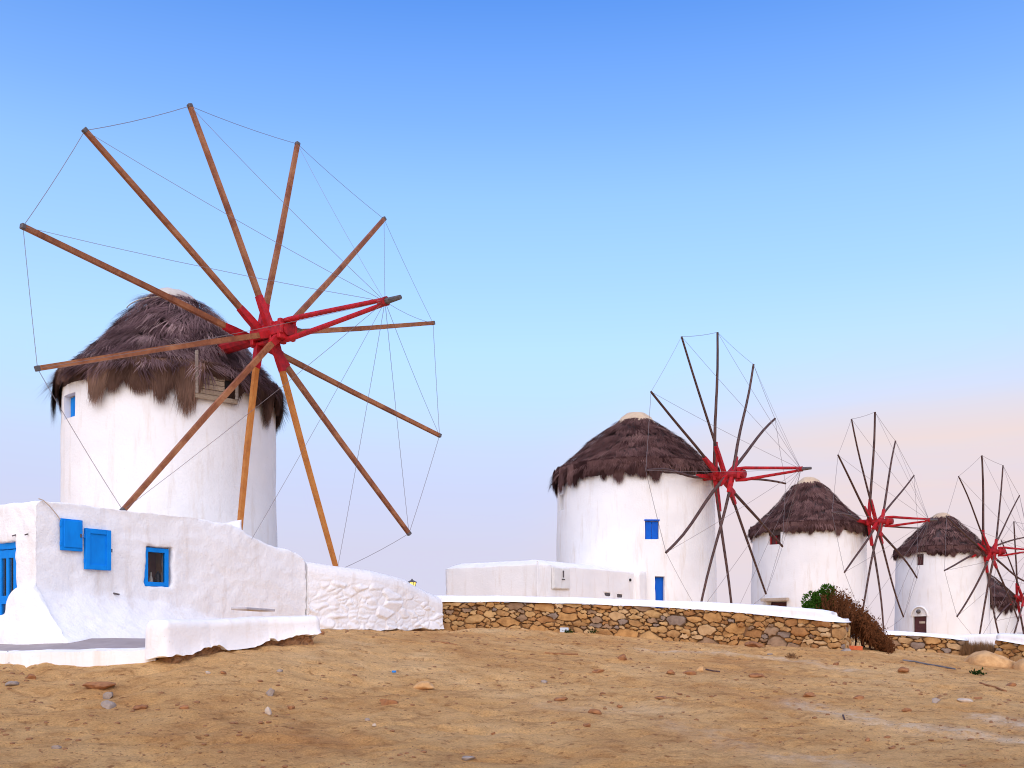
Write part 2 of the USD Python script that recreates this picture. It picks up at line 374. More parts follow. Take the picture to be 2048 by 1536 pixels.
_ctl += [np.array(q, float) for q in [(-8.4, 23.4, 1.6), (-14, 22, 1.45), (-12, 30, 1.4), (0, 32, 1.55), (5, 37, 1.45), (5, 44, 1.3), (15, 48, 1.2), (24.5, 54, 1.35), (31.5, 64, -1.5), (20, 36, .9), (30, 40, .4), (30, 25, -.2), (34, 52, .6),
    (0, 0, 0), (-8, 0, 0), (8, 0, -.2), (0, -12, -.8), (-14, -12, -.8), (14, -12, -1.2), (-25, 10, .2), (25, 8, -1.0), (-25, 25, 1.0), (-25, 45, .4), (0, 60, .2), (15, 70, -.5), (45, 70, -3), (50, 40, -2.5), (-25, 70, -1.5), (-30, -20, -1), (40, -10, -3)]]
_ctl = np.array(_ctl)
_rbf = RBFInterpolator(_ctl[:, :2], _ctl[:, 2], kernel='linear', smoothing=.02)
def smooth01(t):
    t = np.clip(t, 0, 1)
    return t * t * (3 - 2 * t)
def terrain(x, y, detail=True):
    x, y = np.broadcast_arrays(np.asarray(x, float), np.asarray(y, float))
    q = np.stack([x.ravel(), y.ravel()], 1)
    z = _rbf(q)
    d = np.hypot(q[:, 0] - 8, q[:, 1] - 28)
    z = z + (-14 - z) * smooth01((d - 55) / 120)
    if detail:
        p3 = np.c_[q, np.zeros(len(q))]
        near = 1 - smooth01((d - 40) / 30)
        z = z + near * (.10 * (meshkit.fbm(p3 * .55, 3, 3) - .5) + .09 * (meshkit.fbm(p3 * 1.9 + 5, 3, 9) - .5) + .07 * (meshkit.fbm(p3 * 6.0, 3, 21) - .5) * (.4 + meshkit.noise(p3 * .7, 8)))
        rut = np.abs(meshkit.fbm(p3 * np.array([.35, .9, 1]) + 3, 3, 44) - .5)
        z = z - near * .05 * np.exp(-(rut / .03) ** 2)
    return z.reshape(x.shape)

_cache_grid = {}
def ground_z(x, y):
    return float(terrain(np.array([x]), np.array([y]))[0])

def at_ground(px_, py_, y0=8.0, y1=40.0):
    """Where the photograph's line of sight through a pixel meets the ground."""
    Y = np.arange(y0, y1, .1)
    X = (px_ - 1024) / F * Y
    ray = EYE + (HOR - py_) / F * Y
    below = np.nonzero(ray <= terrain(X, Y))[0]
    k = below[0] if len(below) else len(Y) - 1
    return np.array([X[k], Y[k], terrain(X[k:k + 1], Y[k:k + 1])[0]])

xs = np.concatenate([np.linspace(-300, -18, 46)[:-1], np.arange(-18, 24, .07), np.linspace(24, 320, 46)])
ys = np.concatenate([np.linspace(-200, 6, 36)[:-1], np.arange(6, 31, .07), np.arange(31, 70, .5), np.linspace(70, 330, 36)])
GX, GY = np.meshgrid(xs, ys)
GZ = terrain(GX, GY)
nx, ny = len(xs), len(ys)
idx = np.arange(nx * ny).reshape(ny, nx)
quads = np.stack([idx[:-1, :-1].ravel(), idx[:-1, 1:].ravel(), idx[1:, 1:].ravel(), idx[1:, :-1].ravel()], 1)
gfaces = np.vstack([quads[:, [0, 1, 2]], quads[:, [0, 2, 3]]])
gverts = np.stack([GX.ravel(), GY.ravel(), GZ.ravel()], 1)
ground = part('ground', (gverts, gfaces), 'sandy_ground', None, True)
tag(ground, None, None, None, 'structure')
# pale chalky streaks trodden into the sand
def streak(points, width, strength):
    pts = np.array([at_ground(*q)[:2] for q in points])
    seg = []
    for a, b in zip(pts[:-1], pts[1:]):
        for t in np.linspace(0, 1, 12):
            seg.append(a + (b - a) * t)
    d, _ = cKDTree(np.array(seg)).query(gverts[:, :2])
    return strength * np.exp(-(d / width) ** 2)
chalk = np.zeros(len(gverts))
for pts, w, s in [([(1600, 1412), (1700, 1430), (1800, 1448), (1900, 1462), (2048, 1485)], .28, .8), ([(1350, 1452), (1420, 1470), (1480, 1490)], .30, .32), ([(1560, 1512), (1640, 1518), (1730, 1540)], .25, .5), ([(1980, 1435), (2048, 1448)], .28, .95),
                  ([(1080, 1412), (1180, 1420), (1330, 1415)], .3, .2), ([(1290, 1298), (1420, 1305), (1560, 1318), (1700, 1340)], .25, .6)]:
    chalk = np.maximum(chalk, streak(pts, w, s))
UsdGeom.PrimvarsAPI(ground).CreatePrimvar('chalk', Sdf.ValueTypeNames.FloatArray, 'vertex').Set(Vt.FloatArray.FromNumpy(chalk.astype(np.float32)))
sea_m = trimesh.creation.cylinder(radius=9000, height=.5, sections=96)
sea_m.apply_translation([0, 0, -9.25])
sea = part('sea', sea_m, 'sea_water')
tag(sea, None, None, None, 'structure')

# ------------------------------------------------------------------ thatch
def blades(base, direction, normal, length, width, droop, rng):
    """Thin tapering blades of two segments: n bases, directions, normals."""
    n = len(base)
    side = np.cross(direction, normal)
    side /= np.linalg.norm(side, axis=1, keepdims=True) + 1e-9
    L, W = length[:, None], width[:, None]
    mid = base + direction * L * .55 + normal * (droop[:, None] * L * .25)
    tip = base + direction * L + normal * (droop[:, None] * L * .1)
    V = np.stack([base - side * W / 2, base + side * W / 2, mid + side * W * .42, mid - side * W * .42, tip], 1).reshape(-1, 3)
    o = np.arange(n)[:, None] * 5
    Fc = np.vstack([o + [0, 1, 2], o + [0, 2, 3], o + [3, 2, 4]])
    return V, Fc

def hood_r(th, z, hood):
    """Extra radius of a roof that bulges over the axle."""
    if hood is None:
        return 0.0
    a, w, amp, zc, zw = hood
    d = np.abs((th - a + np.pi) % (2 * np.pi) - np.pi)
    return amp * np.exp(-(d / w) ** 2) * np.exp(-((z - zc) / zw) ** 2)

def thatch_strands(centre, profile, fringe_z, rng, per=22, row=.2, step=.15, width=.016, length=.5, gap=None, hood=None, bundle=1.0, wild=1.0, seed=0):
    """Strands over a roof of revolution; returns (roof strands, hanging fringe strands)."""
    pr = np.asarray(profile, float)               # from top to eave (r, z)
    seg = np.r_[0, np.cumsum(np.hypot(*np.diff(pr, axis=0).T))]
    S = seg[-1]
    rf, zf = PchipInterpolator(seg, pr[:, 0]), PchipInterpolator(seg, pr[:, 1])
    tone = []
    B, D, N, L, W, Dr = [], [], [], [], [], []
    def surf(th, s):
        r, z = rf(s), zf(s)
        r = r + hood_r(th, z, hood)
        dr, dz = rf.derivative()(s), zf.derivative()(s)
        k = np.hypot(dr, dz) + 1e-9
        dr, dz = dr / k, dz / k
        c, sn = np.cos(th), np.sin(th)
        p = np.stack([centre[0] + r * c, centre[1] + r * sn, z], 1)
        down = np.stack([dr * c, dr * sn, dz], 1)
        nor = np.stack([-dz * c, -dz * sn, dr], 1)
        tan = np.stack([-sn, c, 0 * c], 1)
        return p, down, nor, tan
    out = []
    for s0 in np.arange(.1, S - .02, row):
        r = float(rf(s0))
        nt = max(6, int(2 * np.pi * r / step))
        th0 = (np.arange(nt) + rng.random(nt)) / nt * 2 * np.pi
        ss = np.clip(s0 + rng.normal(0, row * .45, nt), .02, S - .01)
        skew = rng.normal(0, .28 * wild, nt) + .55 * wild * (meshkit.noise(np.c_[np.cos(th0) * 3, np.sin(th0) * 3, ss * 1.3], seed) - .5) * 2
        lift = rng.uniform(.02, .24, nt) * wild
        tone.append(np.repeat(np.clip(.42 + rng.normal(0, .24, nt), 0, 1), per * 5))
        tl = length * rng.uniform(.65, 1.25, nt)
        th = np.repeat(th0, per) + rng.normal(0, step * .42, nt * per) / max(r, .3)
        s = np.clip(np.repeat(ss, per) + rng.normal(0, .06, nt * per), .01, S - .005)
        p, down, nor, tan = surf(th, s)
        sk = np.repeat(skew, per) + rng.normal(0, .16, nt * per)
        lf = np.repeat(lift, per) * rng.uniform(.3, 1.0, nt * per)
        d = down + tan * sk[:, None] + nor * (lf * .8)[:, None]
        d /= np.linalg.norm(d, axis=1, keepdims=True)
        B.append(p + nor * (rng.uniform(.0, .035, nt * per))[:, None]); D.append(d); N.append(nor)
        L.append(np.repeat(tl, per) * rng.uniform(.6, 1.1, nt * per)); W.append(width * rng.uniform(.6, 1.4, nt * per)); Dr.append(rng.uniform(.05, .45, nt * per))
    roof = (*blades(*[np.concatenate(q) for q in (B, D, N, L, W, Dr)], rng), np.concatenate(tone))
    tone = []
    B, D, N, L, W, Dr = [], [], [], [], [], []
    r, z = pr[-1]
    nt = int(2 * np.pi * r / (step * .8))
    H0 = z - fringe_z
    for lay in range(3):
        wcl = (.42, .30, .2)[lay] * bundle
        nc = max(8, int(2 * np.pi * r / wcl))
        n_b = int(per * (26, 16, 11)[lay] * bundle)
        cth = (np.arange(nc) + .7 * (rng.random(nc) - .5)) / nc * 2 * np.pi
        cw = wcl * rng.uniform(.75, 1.5, nc)
        cl = H0 * ((.55 + .75 * rng.random(nc)) if lay == 0 else (.30 + .55 * rng.random(nc)) if lay == 1 else (.16 + .2 * rng.random(nc)))
        if gap is not None:
            for ga, gw, gs in gap:
                dd = np.abs((cth - ga + np.pi) % (2 * np.pi) - np.pi)
                cl = cl * np.where(dd < gw, gs, 1.0)
        x = rng.uniform(-.5, .5, (nc, n_b)) * cw[:, None]
        tipx = cw[:, None] * (rng.uniform(-.22, .12, nc))[:, None]
        conv = rng.uniform(.2, .62, nc)[:, None]
        q_ = np.abs(x - tipx) / cw[:, None]
        ln = cl[:, None] * np.clip(1.08 - 1.05 * q_ ** 1.4, .3, 1) * rng.uniform(.55, 1.1, (nc, n_b)) + .05
        sk = ((tipx - x) * conv / np.maximum(cl[:, None], .15) + rng.normal(0, .075, (nc, n_b)) + rng.normal(-.06, .16, nc)[:, None]).ravel()
        th = (cth[:, None] + x / r).ravel()
        m = nc * n_b
        zz = z + rng.uniform(-.02, .2, m) + lay * .04
        c, sn = np.cos(th), np.sin(th)
        rr = r + .05 - .022 * lay - rng.uniform(0, .05, m) + np.repeat(rng.uniform(-.03, .05, nc), n_b)
        B.append(np.stack([centre[0] + rr * c, centre[1] + rr * sn, zz], 1))
        nor = np.stack([c, sn, .0 * c], 1); tan = np.stack([-sn, c, 0 * c], 1)
        d = np.stack([0 * c, 0 * c, -1 + 0 * c], 1) + nor * (np.repeat(rng.uniform(-.09, .05, nc), n_b) + rng.normal(0, .03, m))[:, None] + tan * sk[:, None]
        d /= np.linalg.norm(d, axis=1, keepdims=True)
        D.append(d); N.append(nor)
        L.append(ln.ravel() + (zz - z)); W.append(width * rng.uniform(.5, 1.1, m)); Dr.append(rng.uniform(-.05, .15, m))
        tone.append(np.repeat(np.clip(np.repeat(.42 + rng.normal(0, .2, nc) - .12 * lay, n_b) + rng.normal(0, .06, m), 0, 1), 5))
    fr = (*blades(*[np.concatenate(q) for q in (B, D, N, L, W, Dr)], rng), np.concatenate(tone))
    return roof, fr

# ------------------------------------------------------------------ windmills
def wheel_plane(C, az, ti):
    n = np.array([math.sin(az) * math.cos(ti), -math.cos(az) * math.cos(ti), math.sin(ti)])
    u = np.array([math.cos(az), math.sin(az), 0.0])
    v = np.cross(u, n)
    return n, u, v if v[2] > 0 else -v

def niche(centre, r, th, z0, z1, w, depth=.4, out=.5):
    """A box that cuts an opening radially into a tower."""
    d = np.array([math.cos(th), math.sin(th), 0]); t = np.array([-d[1], d[0], 0])
    c = np.array([centre[0], centre[1], (z0 + z1) / 2]) + d * (r + (out - depth) / 2)
    return mani(obox(c, d, t, (0, 0, 1), (depth + out) / 2, w / 2, (z1 - z0) / 2))

def radial_box(centre, r, th, z0, z1, w, thick, bev=.008, dt=0.0):
    d = np.array([math.cos(th), math.sin(th), 0]); t = np.array([-d[1], d[0], 0])
    c = np.array([centre[0], centre[1], (z0 + z1) / 2]) + d * r + t * dt
    return obox(c, d, t, (0, 0, 1), thick / 2, w / 2, (z1 - z0) / 2, bev)

def theta_at(centre, r, px_):
    """Angle on the front of a tower that the photograph shows at column px_."""
    k = (px_ - 1024) / F
    best = min(np.linspace(-np.pi, 0, 4001), key=lambda a: abs((centre[0] + r * math.cos(a)) / (centre[1] + r * math.sin(a)) - k) + (0 if (centre[0] * math.cos(a) + centre[1] * math.sin(a)) < 0 else 9))
    return best

GROUP_MILL = 'whitewashed windmills in a row on the hill'
def windmill(label, centre, base_z, r_bot, r_top, wall_top, profile, cap, fringe_z, hub, axis_tip, plane, tips, roots, sleeve, look, seed, thatch_kw, openings=(), pin=.25, near=False, gap=None, hood=None, bend_k=.020, wedge=None, axle_r=.14, back=.9, front=.8, rope_r=.008):
    rng = np.random.default_rng(seed)
    t = thing('windmill', label, 'windmill', (centre[0], centre[1], base_z), GROUP_MILL)
    # tower
    prof = [(0, base_z - .6), (r_bot, base_z - .6)] + [(r_bot + (r_top - r_bot) * k, base_z + (wall_top - base_z) * k) for k in np.linspace(0, 1, 9)] + [(0, wall_top + .02)]
    cs = m3.CrossSection([np.array(prof)[::-1]])
    body = m3.Manifold.revolve(m3.CrossSection([np.array(prof)]), 120).translate([centre[0], centre[1], 0])
    cut = []
    for o in openings:
        th = theta_at(centre, r_top if o['z0'] > (base_z + wall_top) / 2 else r_bot, o['px'])
        k = (o['z0'] - base_z) / (wall_top - base_z)
        r = r_bot + (r_top - r_bot) * k
        o['th'], o['r'] = th, r
        body = body - niche(centre, r, th, o['z0'], o['z1'], o['w'], o.get('depth', .3))
    v, f = from_mani(body.refine_to_length(.22))
    v = lump(v, .035, .8, seed) 
    v = lump(v, .010, 3.5, seed + 3)
    tower = part('tower', (v, f), 'whitewash', t, 30)
    # roof core, strands, cap
    pr = np.asarray(profile, float)
    core = np.vstack([pr + [[-.07, -.05]], [[pr[-1, 0] - .16, pr[-1, 1] - .35]]]); core[:, 0] = np.maximum(core[:, 0], .001)
    rv, rf_ = revolve(core[::-1], centre, 72)
    th_ = np.arctan2(rv[:, 1] - centre[1], rv[:, 0] - centre[0]); ex = hood_r(th_, rv[:, 2], hood)
    rv = rv + np.stack([np.cos(th_), np.sin(th_), 0 * th_], 1) * np.reshape(ex, (-1, 1))
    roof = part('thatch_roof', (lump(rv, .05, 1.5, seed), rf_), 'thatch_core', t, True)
    st, fr = thatch_strands(centre, profile, fringe_z, rng, seed=seed, gap=gap, hood=hood, **thatch_kw)
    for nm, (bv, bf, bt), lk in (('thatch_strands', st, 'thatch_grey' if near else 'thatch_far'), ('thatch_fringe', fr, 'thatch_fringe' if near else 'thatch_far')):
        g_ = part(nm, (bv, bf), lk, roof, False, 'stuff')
        UsdGeom.PrimvarsAPI(g_).CreatePrimvar('tone', Sdf.ValueTypeNames.FloatArray, 'vertex').Set(Vt.FloatArray.FromNumpy(bt.astype(np.float32)))
    cap_prof, cap_look = cap
    cv, cf = revolve(cap_prof, centre, 40)
    part('roof_cap', (lump(cv, .05, 2.2, seed + 9), cf), cap_look, roof, True)
    # axle, hub
    n, u, vv = plane
    a = unit(axis_tip - hub)
    ref = np.array([0, 0, 1.0]); sx = unit(np.cross(a, ref)); up = np.cross(sx, a)
    part('axle', tube([hub - a * (back + 1.6), hub - a * back, hub + a * front], [axle_r * 1.15, axle_r, axle_r], 10, True), 'red_old_paint', t, 30)
    for sg, du in ((1, 0), (-1, 0), (0, 1), (0, -1)) if near else ():
        c = hub + sx * sg * (axle_r + .035) + up * du * (axle_r + .035) + a * (.02 + .1 * du)
        part('hub_cheek', obox(c, a, sx if du else up, up if du else sx, (front + back) * .38, axle_r * .8, .038, .012), 'red_paint', t)
    for k in ((-.5, .18, .52) if near else (-.35, .6)):
        part('hub_band', obox(hub + a * k, a, sx, up, .055, axle_r + (.07 if near else .025), axle_r + (.07 if near else .025), .015), 'red_paint', t)
    if near:
        for k, q in ((-.2, .06), (.22, .06), (.36, -.05), (.62, .06), (.62, -.06)):
            part('bolt', tube([hub + a * k - sx * (axle_r + .06) + up * q, hub + a * k - sx * (axle_r + .17) + up * q], .022, 6), 'iron', t)
    # bowsprit: two spars that meet at the tip
    tip = axis_tip
    for sg in (1, -1):
        p0 = hub + a * (front * .55) + up * sg * (axle_r + .06)
        p1 = hub + a * front + up * sg * (axle_r + .07)
        L = np.linalg.norm(tip - hub)
        mid = hub + a * (L * .55) + up * sg * (axle_r * .85 + .02)
        p3 = tip - a * .05 + up * sg * .045
        ts = np.linspace(0, 1, 10)[1:]
        qs = [p0, p1] + [((1 - s) ** 2) * p1 + 2 * s * (1 - s) * mid + s * s * p3 for s in ts]
        part('bowsprit_spar', tube(qs, np.linspace(.062, .045, len(qs)), 8), 'red_paint', t, True)
    part('bowsprit_collar', tube([tip - a * .16, tip + a * .05], [.075, .095], 8), 'red_old_paint', t, 30)
    part('bowsprit_pin', tube([tip - a * .02, tip + a * .12, tip + a * (.12 + pin)], [.07, .06, .045], 8), 'iron', t, 30)
    # poles
    T = []
    for i, q in enumerate(tips):
        if q[0] == 'a':
            T.append(plane_C(plane, hub) + q[2] * (math.sin(math.radians(q[1])) * u + math.cos(math.radians(q[1])) * vv))
        else:
            d = np.array([(q[0] - 1024) / F, 1, (HOR - q[1]) / F])
            e = np.array([0, 0, EYE])
            s = ((PLANE_C[id(plane)] - e) @ n) / (d @ n)
            T.append(e + d * s)
    for i, tp in enumerate(T):
        rt = hub + a * roots[i % 6]
        L = np.linalg.norm(tp - rt); dd = unit(tp - rt)
        perp = unit(np.cross(dd, a)) 
        bend = 0.004 if near else rng.normal(0, bend_k)
        bend2 = 0.0 if near else rng.normal(0, .007)
        ts = np.linspace(0, 1, 3 if near else 9)
        pts = [rt + dd * L * s + perp * L * (bend * 4 * s * (1 - s) * (.5 + s) + bend2 * math.sin(2 * math.pi * s)) for s in ts]
        if near:
            rad = np.linspace(.056, .044, len(ts))
            lk = 'pole_orange' if i in (6, 7) else 'pole_wood'
            pole = part('sail_pole', tube(pts, rad, square=True, up=a), lk, t)
            part('pole_end', obox(tp, dd, perp, np.cross(dd, perp), .04, .049, .049, .01), 'iron', pole)
        else:
            rad = np.linspace(.060, .040, len(ts)) * rng.uniform(.9, 1.15)
            lk = look
            pole = part('sail_pole', tube(pts, rad, 6), lk, t, True)
        sl = sleeve * (1.0 if i not in (2, 3, 8, 9) else .62) * rng.uniform(.92, 1.08)
        w = .074 if near else .068
        q0, q1 = rt, rt + dd * sl
        part('pole_sleeve', cat(tube([q0 + perp * .0, q0 + dd * sl * .7, q1], [(w * 1.1, w * .95), (w * 1.0, w * .95), (w * .84, w * .84)], square=True, up=a)), 'red_paint', pole)
    # ropes between the pole ends and back to the bowsprit
    for i in range(12):
        A, B = T[i], T[(i + 1) % 12]
        if i in (wedge or ()):
            continue
        ts = np.linspace(0, 1, 6)
        part('rim_rope', tube([A + (B - A) * s - np.array([0, 0, .04]) * 4 * s * (1 - s) for s in ts], rope_r, 4), 'rope_fibre', t)
        part('stay_rope', tube([A + (tip - A) * s - np.array([0, 0, .06]) * 4 * s * (1 - s) for s in ts], rope_r * .8, 4), 'rope_fibre', t)
    return t, T

PLANE_C = {}
def make_plane(C, az, ti):
    pl = wheel_plane(np.asarray(C, float), math.radians(az), math.radians(ti))
    PLANE_C[id(pl)] = np.asarray(C, float)
    return pl
def plane_C(pl, hub):
    return PLANE_C[id(pl)]
def lumped(m, amp, sc, seed):
    return lump(m[0], amp, sc, seed), m[1]

def axis_from(hub, az, px_tip):
    """Bowsprit tip: horizontally along the axle's heading, seen at pixel px_tip."""
    h = np.array([math.sin(math.radians(az)), -math.cos(math.radians(az))])
    k = (px_tip[0] - 1024) / F
    L = (k * hub[1] - hub[0]) / (h[0] - k * h[1])
    Y = hub[1] + L * h[1]
    return P(px_tip[0], px_tip[1], Y)

CAPTOP = lambda z0, r0, h: [(r0 + .04, z0 - .06), (r0, z0), (r0 * .82, z0 + h * .45), (r0 * .5, z0 + h * .85), (r0 * .2, z0 + h), (.001, z0 + h)]
ROOTS = [0.0, -.5, .4, .12, -.78, -.3]

# first windmill, nearest
C1 = np.array([-5.29, 20.67, EYE + 6.12]); pl1 = make_plane(C1, 48.3, 4.9)
hub1 = P(545, 668, 20.67)
tip1 = axis_from(hub1, 48.3, (770, 603))
cen1 = np.array([-8.37, 23.42])
mill1, T1 = windmill('largest windmill with orange-brown poles, standing behind the white house with blue shutters', cen1, 1.5, 2.53, 2.46, 7.5,
    [(.46, 9.72), (.85, 9.42), (1.2, 9.0), (1.60, 8.5), (2.02, 8.05), (2.36, 7.7), (2.53, 7.5), (2.57, 7.4)], (CAPTOP(9.74, .60, .26), 'cap_lime'), 6.62, hub1, tip1, pl1,
    [(380, 212), (595, 288), (768, 438), (866, 646), (879, 871), (818, 1067), (674, 1142), (472, 1132), (246, 1021), (75, 737), (46, 453), (170, 261)], ROOTS, .78, 'pole_wood', 11,
    dict(per=26, row=.19, step=.2, width=.016, length=.62, wild=1.3, bundle=1.25), [dict(px=139, z0=6.45, z1=7.0, w=.62, depth=.3)], near=True, hood=(math.atan2(-math.cos(math.radians(48)), math.sin(math.radians(48))), .85, .42, 8.85, .75), gap=[(math.atan2(-math.cos(math.radians(48)), math.sin(math.radians(48))) - .12, .2, .12), (theta_at(np.array([-8.37, 23.42]), 2.46, 141), .24, .12)], axle_r=.14, back=.95, front=.62, pin=.32, rope_r=.0055)
th = theta_at(cen1, 2.46, 139)
part('window_shutter', radial_box(cen1, 2.46 - .16, th, 6.47, 6.98, .58, .05), 'blue_paint', mill1)
# timber hatch around the axle of the first mill: upright post and planks
gth = math.atan2(-math.cos(math.radians(48)), math.sin(math.radians(48)))
for k in range(5):
    part('plank', radial_box(cen1, 2.56 + .01 * (k % 2), gth - .17, 6.92 + k * .115, 7.025 + k * .115, .62, .04, .008), 'old_timber', mill1)
part('hatch_post', radial_box(cen1, 2.63, gth - .30, 6.9, 7.85, .07, .06, .01), 'grey_wood', mill1)
part('hatch_post', radial_box(cen1, 2.63, gth + .06, 6.9, 7.5, .07, .06, .01), 'grey_wood', mill1)
part('hatch_shade', radial_box(cen1, 2.50, gth - .0, 6.92, 7.5, .42, .10, .01), 'shade_black', mill1)  # solid black box painted as the shadow beside the planks, no real opening
part('hatch_sill', radial_box(cen1, 2.54, gth - .12, 6.80, 6.91, 1.0, .10, .01), 'old_timber', mill1)
# a pale rope laid over the thatch near the top
ra = np.linspace(-2.6, -.9, 14)
part('thatch_rope', tube([np.array([cen1[0] + 1.06 * math.cos(q), cen1[1] + 1.06 * math.sin(q), 9.42 + .04 * math.sin(3 * q)]) for q in ra], .012, 5), 'pale_rope', mill1)

# second windmill
C2 = np.array([7.77, 34.51, EYE + 5.59]); pl2 = make_plane(C2, 49.2, 1.9)
hub2 = P(1450, 951, 34.5); tip2 = axis_from(hub2, 49.2, (1602, 938))
cen2 = np.array([(1271 - 1024) / F * 37.07, 37.07])
mill2, T2 = windmill('windmill second from left with a blue shuttered window, behind the long low white outbuilding', cen2, 1.4, 3.13, 3.02, 7.5,
    [(.72, 9.75), (1.0, 9.5), (1.75, 8.95), (2.4, 8.35), (2.85, 7.95), (3.1, 7.68), (3.16, 7.58)], (CAPTOP(9.70, .74, .42), 'cap_canvas'), 6.95, hub2, tip2, pl2,
    [(1363, 673), (1435, 664.5), (1507, 729), (1550, 837.5), (1571, 967), (1565, 1093), (1532, 1188), (1466, 1238), (1398, 1226), (1332, 1105), (1291.5, 941), (1302, 783.5)], [q * .8 for q in ROOTS], 1.22, 'dark_wood', 23,
    dict(per=20, row=.24, step=.2, width=.024, length=.5, wild=.8),
    [dict(px=1304, z0=4.88, z1=5.56, w=.50, depth=.14), dict(px=1123.5, z0=6.2, z1=6.8, w=.5, depth=.5), dict(px=1320, z0=1.45, z1=3.55, w=.36, depth=.3)], gap=[(math.atan2(-math.cos(math.radians(49)), math.sin(math.radians(49))) - .25, .42, .05), (theta_at(np.array([4.82, 37.07]), 3.06, 1124), .12, .35)], rope_r=.007, bend_k=.005)
th = theta_at(cen2, 3.06, 1304)
for s in (-.5, .5):
    part('window_shutter', radial_box(cen2, 3.065 - .09, th, 4.895, 5.53, .225, .04, .01, s * .235), 'blue_dark_paint', mill2)
part('window_lintel', radial_box(cen2, 3.065 - .02, th, 5.545, 5.60, .56, .07, .01), 'blue_dark_paint', mill2)
th = theta_at(cen2, 3.12, 1320)
part('door', radial_box(cen2, 3.12 - .22, th, 1.46, 3.53, .345, .06, .01), 'blue_dark_paint', mill2)

# third windmill
C3 = np.array([17.59, 45.46, EYE + 5.24]); pl3 = make_plane(C3, 47.2, 2.4)
hub3 = P(1752, 1044, 45.4); tip3 = axis_from(hub3, 47.2, (1858, 1040))
cen3 = np.array([(1617 - 1024) / F * 47.92, 47.92])
mill3, T3 = windmill('third windmill from left with a reddish brown wooden window, its foot behind the dry bush', cen3, 1.2, 2.86, 2.74, 6.55,
    [(.6, 9.05), (.9, 8.75), (1.5, 8.05), (2.1, 7.45), (2.55, 7.0), (2.8, 6.72), (2.86, 6.62)], (CAPTOP(9.0, .62, .36), 'cap_canvas'), 6.22, hub3, tip3, pl3,
    [(1703, 838), (1750, 824), (1791, 882), (1828, 951), (1836, 1056), (1834, 1156), (1807, 1234), (1767, 1262), (1724, 1232), (1689, 1144.5), (1664, 1025), (1676, 910)], [q * .7 for q in ROOTS], 1.2, 'dark_wood', 37,
    dict(per=16, row=.26, step=.22, width=.03, length=.5, wild=.75),
    [dict(px=1549, z0=5.82, z1=6.62, w=.72, depth=.3), dict(px=1551, z0=1.3, z1=3.05, w=1.1, depth=.6)], gap=[(theta_at(cen3, 2.76, 1549), .17, .2)], rope_r=.008)
th = theta_at(cen3, 2.76, 1549)
part('window_shutter', radial_box(cen3, 2.76 - .22, th, 5.84, 6.6, .70, .05), 'maroon_wood', mill3)
part('window_frame', cat(*[radial_box(cen3, 2.76 - .15, th, 5.83, 6.61, .06, .06, .008, s * .32) for s in (-1, 0, 1)]), 'red_old_paint', mill3)
th = theta_at(cen3, 2.85, 1551)
part('door', radial_box(cen3, 2.86 - .45, th, 1.3, 3.0, 1.08, .05), 'maroon_wood', mill3)
part('door_lintel', radial_box(cen3, 2.86 + .06, th, 3.05, 3.2, 1.5, .22, .015), 'pale_stone', mill3)

# fourth windmill
C4 = np.array([26.22, 52.07, EYE + 4.31]); pl4 = make_plane(C4, 39.3, .4)
hub4 = P(1980, 1104, 52.0); tip4 = axis_from(hub4, 39.3, (2062, 1101))
cen4 = np.array([(1883 - 1024) / F * 54.2, 54.2])
mill4, T4 = windmill('fourth windmill from left, with an arched doorway and a small dark window under the thatch', cen4, 1.2, 2.52, 2.40, 6.05,
    [(.52, 8.12), (.8, 7.85), (1.3, 7.35), (1.8, 6.85), (2.2, 6.4), (2.45, 6.12), (2.5, 6.05)], (CAPTOP(8.05, .54, .30), 'cap_canvas'), 5.72, hub4, tip4, pl4,
    [(1917, 952.6), (1963.6, 910.7), (2006, 930.7), (2039, 991), (2058, 1074), (2059, 1166), (2037, 1242), (2003, 1290), (1957, 1284), (1914, 1233), (1889, 1141), (1893, 1033)], [q * .7 for q in ROOTS], 1.2, 'dark_wood', 41,
    dict(per=14, row=.26, step=.24, width=.034, length=.5, wild=.7),
    [dict(px=1840, z0=5.25, z1=5.87, w=.42, depth=.25), dict(px=1838.5, z0=1.25, z1=2.42, w=.78, depth=.25)], gap=[(theta_at(cen4, 2.42, 1840), .16, .2)], rope_r=.009)
th = theta_at(cen4, 2.42, 1840)
part('window_shutter', radial_box(cen4, 2.42 - .16, th, 5.27, 5.85, .40, .05), 'maroon_wood', mill4)
th = theta_at(cen4, 2.5, 1838.5)
part('door', radial_box(cen4, 2.5 - .17, th, 1.25, 2.42, .7, .05), 'maroon_wood', mill4)
part('door_notice', radial_box(cen4, 2.5 - .13, th, 2.02, 2.14, .34, .012, .002, .1), 'pale_stone', mill4)
d4 = np.array([math.cos(th), math.sin(th), 0]); t4 = np.array([-d4[1], d4[0], 0])
arch = []
for q in np.linspace(0, np.pi, 15):
    arch.append(np.array([cen4[0], cen4[1], 2.42]) + d4 * 2.52 + t4 * .48 * math.cos(q) + np.array([0, 0, .52 * math.sin(q)]))
part('door_arch', tube(arch, .05, 6), 'whitewash', mill4, True)
lp = np.array([cen4[0], cen4[1], 2.68]) + d4 * 2.60
part('door_lamp', trimesh.creation.icosphere(2, .12).apply_translation(lp), 'iron', mill4, True)

